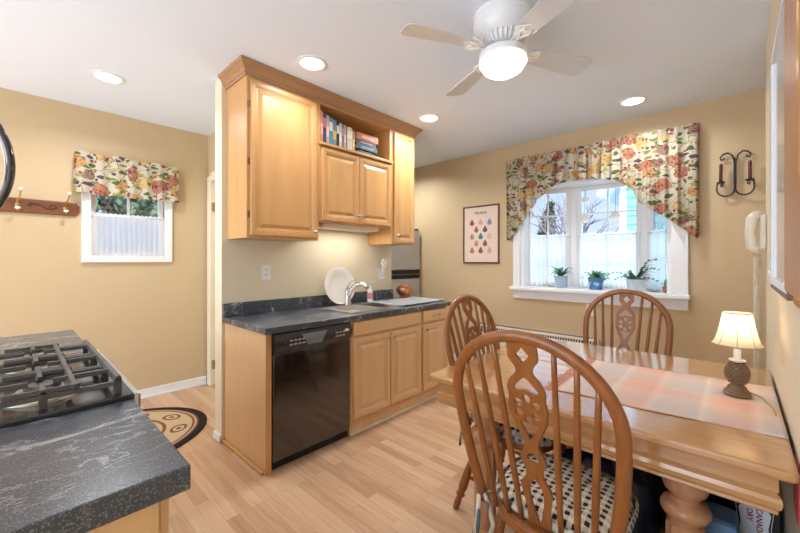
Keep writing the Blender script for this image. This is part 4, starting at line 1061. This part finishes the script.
def table_leg(x, y):
    m = MB(); seg = 40
    prof_ = [(.030, 0), (.040, .01), (.042, .03), (.030, .05), (.034, .07), (.050, .10), (.053, .425), (.050, .436), (.040, .445), (.042, .455), (.058, .464), (.067, .478), (.068, .490), (.062, .504), (.044, .514), (.038, .524), (.042, .534), (.056, .546), (.063, .566), (.062, .59), (.060, .62), (.060, .715)]
    rows = []
    fine = []
    for (r0, z0), (r1, z1) in zip(prof_, prof_[1:]):
        fine.append((r0, z0))
        if z1-z0 > .1:
            for q in range(1, 8): fine.append((r0+(r1-r0)*q/8, z0+(z1-z0)*q/8))
    fine.append(prof_[-1])
    for r, z in fine:
        fl = 1 if .11 < z < .428 else 0
        rows.append([m.b.verts.new(((r-(.006*abs(math.sin(10*PI*i/seg*1.0)) if fl else 0))*math.cos(2*PI*i/seg), (r-(.006*abs(math.sin(10*PI*i/seg)) if fl else 0))*math.sin(2*PI*i/seg), z)) for i in range(seg)])
    for a, b in zip(rows, rows[1:]):
        for i in range(seg): m.b.faces.new((a[i], a[(i+1) % seg], b[(i+1) % seg], b[i]))
    m.b.faces.new(rows[0][::-1]); m.b.faces.new(rows[-1])
    o = m.build('leg', M['oak_leg'], t, smooth='auto'); o.location = (x, y, .0)
    MB().lathe([(.018, .0), (.02, .004), (.012, .02)], seg=12).build('caster', M['brass'], o).location = (0, 0, -.0)
for x, y in ((1.505, .125), (1.505, .86), (2.44, .125), (2.44, .86)): table_leg(x, y)
table_leg(1.97, .49)

# woven runner with fringe
t = thing('table_runner', 'pink and grey plaid woven runner across the oak table', 'table runner')
def rf(u, v):
    s = u*(.615+.26)     # from left end (y=.70) to the wall, then down into the gap
    y = .560-.675*min(1, u)
    x = 1.555+.055*u+v*(.60+.02*u)+.006*math.sin(u*9+v*3)
    return (x, y, TZ+.0035+.0012*math.sin(u*13+v*5)+.002*math.sin(v*7+u*3)*(1-u))
MB().grid(rf, 60, 24).build('cloth', M['runner'], t, smooth=True)
sol = t.children[-1].modifiers.new('thickness', 'SOLIDIFY'); sol.thickness = .003; sol.offset = -1
m = MB()
for k in range(46):
    v = k/45; x, y, z = rf(0, v)
    m.tube([(x, y-.002, z), (x+random.uniform(-.008, .008), y+.022, TZ+.003), (x+random.uniform(-.012, .012), y+.045+random.uniform(0, .012), TZ+.003)], .0022, 5)
m.build('fringe', M['fringe'], t)
m = MB()
for k in range(16):
    x = 1.44+.006*k
    m.tube([(x, TY0-.0035, .735), (x+random.uniform(-.006, .006), TY0-.004, .66), (x+random.uniform(-.01, .01), TY0-.0035, .60+random.uniform(-.02, .02))], .0028, 5)
m.build('hanging_fringe', M['red_fringe'], t, label='red fringe hanging by the wall')

# table lamp
t = thing('table_lamp', 'small pineapple base table lamp with a cream bell shade', 'lamp', (1.985, .0, TZ+.0065)); t.scale = (.86, .86, .98)
MB().lathe([(.050, 0), (.052, .006), (.046, .012), (.047, .018), (.036, .026), (.034, .034), (.022, .044), (.018, .052)], seg=32).build('foot', M['bronze'], t, smooth='auto')
m = MB()
pts_r = lambda s: .018+.024*math.sin(PI*(s*.92+.06))**.8
for j in range(9):
    for i in range(14):
        a = 2*PI*(i+.5*(j % 2))/14; s = (j+.5)/9; r = pts_r(s); m.ball((r*math.cos(a), r*math.sin(a), .050+.082*s), .0062, 1, 1, .95, 6)
m.lathe([(pts_r(k/12)-.001, .048+.086*k/12) for k in range(13)], seg=24)
m.build('pineapple_stem', M['bronze'], t, smooth='auto')
MB().lathe([(.012, .132), (.030, .140), (.031, .145), (.012, .144), (.012, .15)], seg=24).build('drip_cup', M['offwhite'], t, smooth='auto')
MB().lathe([(.0135, .144), (.0135, .185), (.008, .187)], seg=16).build('candle_socket', M['plastic_white'], t, smooth='auto')
sh = NT('shade_fabric'); shc = (.86, .76, .60); sh.fin(shc, .9)
trn = sh.n('BsdfTranslucent', i_Color=(.95, .80, .58)); msn = sh.n('MixShader', i_0=.5); sh.t.links.new(sh.b.outputs[0], msn.inputs[1]); sh.t.links.new(trn.outputs[0], msn.inputs[2]); sh.t.links.new(msn.outputs[0], sh.out.inputs[0])
NS = 8
def shp(u, v):
    a = 2*PI*u; r = .092-.040*(v**.55); r = r*(1-.035*abs(math.sin(NS*a/2)))
    return (r*math.cos(a), r*math.sin(a), .206+.130*v)
shd = MB().grid(shp, 96, 10, closed_u=True).build('shade', sh.m, t, smooth=True)
m = MB()
for v in (0, 1): m.tube([shp(k/96, v) for k in range(96)], .0025, 6, closed=True, up=(0, 0, 1))
for q in range(NS): m.tube([Vector(shp(q/NS, k/10))*1.0 for k in range(11)], .0016, 5)
m.build('shade_trim', plain('shade_piping', (.50, .36, .22), .8), shd, smooth=True)
MB().tube([(0, 0, .185), (0, 0, .205)], .009).ball((0, 0, .235), .017, 1, 1, 1.5).build('bulb', plain('bulb_glass', (.9, .85, .7), .3), t, smooth=True)
L = bpy.data.lights.new('table_lamp_bulb', 'POINT'); L.energy = .55; L.color = (1, .86, .64); L.shadow_soft_size = .02
lo = bpy.data.objects.new('table_lamp_bulb', L); COL.objects.link(lo); lo.parent = t; lo.location = (0, 0, .290)
m = MB().tube([(.04, -.02, .006), (.06, -.05, .004), (.02, -.085, .004), (-.12, -.110, .004), (-.20, -.114, .003)], .0035, 6); m.build('cord', M['gold_cord'], t, smooth=True)

# ------------------------------------------------------------------ chairs
def smooth_pts(pts, n=6):
    """Catmull-Rom through 2-D / 3-D points"""
    P = [Vector(p) for p in pts]; P = [P[0]*2-P[1]]+P+[P[-1]*2-P[-2]]; out = []
    for i in range(1, len(P)-2):
        for k in range(n):
            s = k/n; out.append(.5*((2*P[i])+(-P[i-1]+P[i+1])*s+(2*P[i-1]-5*P[i]+4*P[i+1]-P[i+2])*s*s+(-P[i-1]+3*P[i]-3*P[i+1]+P[i+2])*s**3))
    out.append(P[-2]); return out
SEAT = .445
BH = .632                 # height of the bow above the seat
def backpt(y, h):         # point on the raked back plane
    return (-.175-.150*(h/BH), y, SEAT+h)
def bow_y(h):
    """half width of the bow at height h"""
    if h < .40: return .200+.048*math.sin(PI/2*h/.40)
    return .248*math.sqrt(max(0, 1-((h-.40)/(BH-.40))**2))
def make_chair(label):
    t = thing('dining_chair', label, 'chair')
    # seat
    out = []
    for k in range(48):
        a = 2*PI*k/48; c_, s_ = math.cos(a), math.sin(a)
        r = 1/((abs(c_)**3.0+abs(s_)**3.0)**(1/3.0)); w = .205+.020*(c_*r)
        out.append((.005+.215*c_*r, w*s_*r))
    MB().prism(out, 'z', SEAT-.038, SEAT).build('seat', M['oak'], t, bev=.010)
    # bow
    hs = [0, .08, .16, .24, .32, .40]; P = [backpt(bow_y(h), h) for h in hs]
    arcp = [backpt(.248*math.cos(a), .40+(BH-.40)*math.sin(a)) for a in [PI*k/28 for k in range(1, 28)]]
    P = P+arcp+[backpt(-bow_y(h), h) for h in hs[::-1]]
    MB().tube(P, .0190, 12, up=(1, 0, .23), flat=.75).build('bow', M['oak'], t, smooth=True)
    # spindles
    for s in (-1, 1):
        for yb, yt in ((.062, .092), (.110, .150), (.155, .200)):
            ht = .40+(BH-.40)*math.sqrt(max(0, 1-(yt/.248)**2)) if yt < .248 else .4
            pts = [backpt(s*(yb+(yt-yb)*q), ht*q) for q in [k/8 for k in range(9)]]
            MB().tube(pts, [.008, .0095, .0105, .0110, .0105, .010, .0092, .0085, .0078], 8).build('spindle', M['oak'], t, smooth=True)
    # pierced wheel splat
    half = smooth_pts([(.044, 0), (.0445, -.030), (.044, -.056), (.028, -.078), (.025, -.098), (.046, -.122), (.057, -.150), (.055, -.180), (.059, -.212), (.054, -.244), (.042, -.275), (.027, -.308), (.021, -.334), (.032, -.358), (.039, -.382), (.027, -.414), (.028, -.440), (.046, -.472), (.045, -.505), (.036, -.56), (.037, -.612)], 4)
    half = [(p.x, p.y) for p in half]
    outer_ = half+[(-x_, z_) for x_, z_ in half[::-1]]
    holes_ = [[(0, -.018), (-.021, -.043), (0, -.068), (.021, -.043)]]
    tri = smooth_pts([(0, -.112), (.012, -.120), (.038, -.150), (.030, -.158), (0, -.150), (-.030, -.158), (-.038, -.150), (-.012, -.120), (0, -.112)], 3)[:-1]
    holes_.append([(p.x, p.y) for p in tri])
    for q in range(6):
        a = math.radians(30+60*q); cx, cz = .031*math.cos(a), -.212+.033*math.sin(a)
        holes_.append([(cx+.0140*math.cos(b)*math.cos(a)-.0115*math.sin(b)*math.sin(a), cz+.0140*math.cos(b)*math.sin(a)+.0115*math.sin(b)*math.cos(a)) for b in [2*PI*i/12 for i in range(12)]])
    holes_.append([(-.030, -.258), (0, -.252), (.030, -.258), (.004, -.312), (-.004, -.312)])
    holes_.append([(.019*math.cos(b), -.375+.017*math.sin(b)) for b in [2*PI*i/16 for i in range(16)]])
    holes_.append([(p.x, p.y) for p in smooth_pts([(0, -.445), (.020, -.475), (.022, -.52), (.010, -.575), (0, -.60), (-.010, -.575), (-.022, -.52), (-.020, -.475), (0, -.445)], 3)[:-1]])
    m = MB().holes(outer_, holes_, 'x', -.006, .006)
    # place on the back plane: local z 0 is the top of the bow
    for v in m.b.verts:
        h = BH-.012+v.co.z; p = backpt(v.co.y, max(h, -.002)); v.co = Vector((p[0]+v.co.x, p[1], p[2]))
    m.build('splat', M['oak'], t, bev=.0015)
    # legs
    tp = [(0, .016), (.10, .019), (.22, .024), (.30, .022), (.33, .015), (.35, .021), (.37, .021), (.39, .015), (.55, .021), (.72, .023), (.78, .017), (.81, .024), (.84, .015), (.92, .018), (1, .014)]
    feet = {}
    for fx in (1, -1):
        for s in (-1, 1):
            top = Vector((.15 if fx > 0 else -.13, s*.15, SEAT-.036)); bot = Vector((.205 if fx > 0 else -.235, s*.235, .0))
            pts = [top+(bot-top)*q for q, _ in tp]; MB().tube(pts, [r_ for _, r_ in tp], 12).build('leg', M['oak'], t, smooth=True)
            feet[(fx, s)] = (top, bot)
    for s in (-1, 1):
        a = feet[(1, s)][0].lerp(feet[(1, s)][1], .58); b = feet[(-1, s)][0].lerp(feet[(-1, s)][1], .58)
        MB().tube([a, a.lerp(b, .25), a.lerp(b, .5), a.lerp(b, .75), b], [.008, .012, .017, .012, .008], 10).build('stretcher', M['oak'], t, smooth=True)
    a = feet[(1, 1)][0].lerp(feet[(1, 1)][1], .58).lerp(feet[(-1, 1)][0].lerp(feet[(-1, 1)][1], .58), .5); b = Vector((a.x, -a.y, a.z))
    MB().tube([a, a.lerp(b, .25), a.lerp(b, .5), a.lerp(b, .75), b], [.008, .012, .017, .012, .008], 10).build('stretcher', M['oak'], t, smooth=True)
    return t
chair = make_chair('nearest oak wheel-back chair, its back to the camera in the foreground')
def cushion(loc, rz, label, ties=True):
    t = thing('seat_cushion', label, 'cushion', loc, rz, 'gingham seat cushions')
    def cf(u, v):
        x, y = 2*u-1, 2*v-1
        sx_ = x*math.sqrt(max(0, 1-.40*y*y)); sy_ = y*math.sqrt(max(0, 1-.40*x*x))
        e = max(0, 1-abs(x)**5)*max(0, 1-abs(y)**5)
        tuft = 1-.30*sum(math.exp(-((x-a)**2+(y-b)**2)/.02) for a in (-.4, .4) for b in (-.4, .4))
        return (.035+.205*sx_, .212*sy_, .010+.045*(e**.5)*tuft)
    MB().grid(cf, 40, 40).build('cushion_top', M['ging'], t, smooth=True)
    def sf(u, v):
        a = 2*PI*u; c_, s_ = math.cos(a), math.sin(a); r = 1/((abs(c_)**2.9+abs(s_)**2.9)**(1/2.9))
        bulge = .008*math.sin(PI*v)
        return (.035+(.206+bulge)*c_*r, (.213+bulge)*s_*r, .001+.030*v)
    MB().grid(sf, 72, 6, closed_u=True).build('cushion_side', M['plaid_edge'], t, smooth=True, label='plaid side band of the cushion')
    if ties:
        for s in (-1, 1):
            m = MB()
            m.tube([(-.14, s*.18, .02), (-.19, s*.195, .035), (-.215, s*.165, .02), (-.205, s*.15, -.05), (-.23, s*.16, -.11)], [.006, .008, .010, .012, .014], 6, flat=.4)
            m.tube([(-.14, s*.18, .02), (-.20, s*.21, .02), (-.225, s*.20, -.06), (-.22, s*.215, -.12)], [.006, .010, .012, .014], 6, flat=.4)
            m.build('tie', M['plaid_edge'], t, smooth=True)
    return t
c1 = (1.325, .458, 0); chair.location = c1
c2 = (1.815, .842, 0); c3 = (2.60, .562, 0)
dup(chair, c2, -PI/2, 'oak wheel-back chair at the left end of the table, by the base cabinets')
dup(chair, c3, PI, 'oak wheel-back chair on the far side of the table under the bay window')
cu = cushion((c1[0], c1[1], SEAT+.001), 0, 'black and cream gingham cushion on the nearest chair')
dup(cu, (c2[0], c2[1], SEAT+.001), -PI/2, 'black and cream gingham cushion on the left end chair')
dup(cu, (c3[0], c3[1], SEAT+.001), PI, 'black and cream gingham cushion on the chair under the bay window')

# ------------------------------------------------------------------ things stored under the table
def blob(name, c, rad, mat, label, cat, seed, pinch=None):
    m = MB(); res = bmesh.ops.create_icosphere(m.b, subdivisions=4, radius=1)
    for v in m.b.verts:
        n_ = v.co.copy(); p = Vector((abs(n_.x)**.75*math.copysign(1, n_.x), abs(n_.y)**.75*math.copysign(1, n_.y), abs(n_.z)**.75*math.copysign(1, n_.z)))
        k = 1+.14*noise.noise(n_*2.2+Vector((seed, 0, 0)))+.05*noise.noise(n_*6+Vector((0, seed, 0)))
        v.co = Vector((p.x*rad[0]*k, p.y*rad[1]*k, p.z*rad[2]*k))
    zmin = min(v.co.z for v in m.b.verts)
    for v in m.b.verts: v.co.z = max(v.co.z-zmin-.02, 0.0)
    return m
t = thing('duffel_bag', 'dark navy nylon bag stuffed under the oak table', 'bag', (1.73, .42, .001))
blob('b', None, (.12, .20, .24), None, '', '', 3).build('body', M['navy'], t, smooth=True)
MB().tube([(-.10, -.10, .30), (-.08, -.06, .50), (-.08, .06, .50), (-.10, .12, .30)], .012, 8, flat=.4).build('handle', M['navy'], t, smooth=True)
t = thing('tote_bag', 'black nylon tote bag deep under the oak table behind the folded jeans', 'bag', (2.22, .22, .001))
blob('b', None, (.15, .24, .25), None, '', '', 5).build('body', M['navy'], t, smooth=True)
MB().tube([(0, -.14, .40), (0, -.08, .53), (0, .08, .53), (0, .14, .40)], .010, 8, flat=.4).build('handle', M['navy'], t, smooth=True)
t = thing('folded_jeans', 'faded blue denim folded on a bag under the table by the wall', 'clothes', (1.72, .055, .001))
m = MB()
for k, (w, h) in enumerate(((.075, .13), (.070, .11), (.072, .09), (.06, .07))):
    z = [0, .13, .24, .33][k]
    m.box(-.07, -w, z+.001, .07, w, z+h-.002)
m.build('cloth', M['denim'], t, bev=.02)
t = thing('soda_carton', 'black soft drink carton standing on end by the wall', 'carton', (1.87, -.045, .001))
MB().box(0, -.068, 0, .26, .062, .405).build('box', plain('carton_black', (.012, .012, .016), .3), t, bev=.002)
m = MB().prism([(-.045, .25), (-.035, .24), (0, .235), (.035, .24), (.042, .265), (.036, .32), (.042, .37), (.03, .388), (0, .392), (-.035, .388), (-.045, .37), (-.038, .32)], 'x', -.0012, -.0002)
MB().tube([(-.0008, y_, z_) for y_, z_ in [(-.052, .232), (0, .222), (.049, .232), (.050, .27), (.043, .32), (.050, .385), (0, .399), (-.052, .388), (-.045, .32), (-.052, .27)]], .0012, 5, closed=True).build('outline', plain('carton_line', (.8, .8, .8), .4), t)
m.build('shield', plain('carton_shield', (.80, .80, .82), .4), t)
maroon = plain('carton_lettering', (.36, .02, .06), .4)
for txt, yy, zz, sc in (('CANADA', -.014, .335, .0235), ('DRY', .012, .352, .0235)):
    me_ = text_mesh(txt, sc, .0004); o = link('lettering', me_, maroon, t)
    # read from top to bottom, facing the camera side (-x)
    o.matrix_local = Matrix.Translation((-.0018, yy, zz))@Matrix(((0, 0, -1, 0), (0, 1, 0, 0), (1, 0, 0, 0), (0, 0, 0, 1)))@Matrix.Rotation(PI, 4, 'Z')@Matrix.Rotation(0, 4, 'Z')
t = thing('plastic_bag', 'crumpled clear yellowish plastic bag beside the soda carton', 'bag', (1.55, -.075, .001))
blob('b', None, (.05, .032, .10), None, '', '', 9).build('body', plain('pale_plastic', (.70, .68, .58), .15), t, smooth=True)
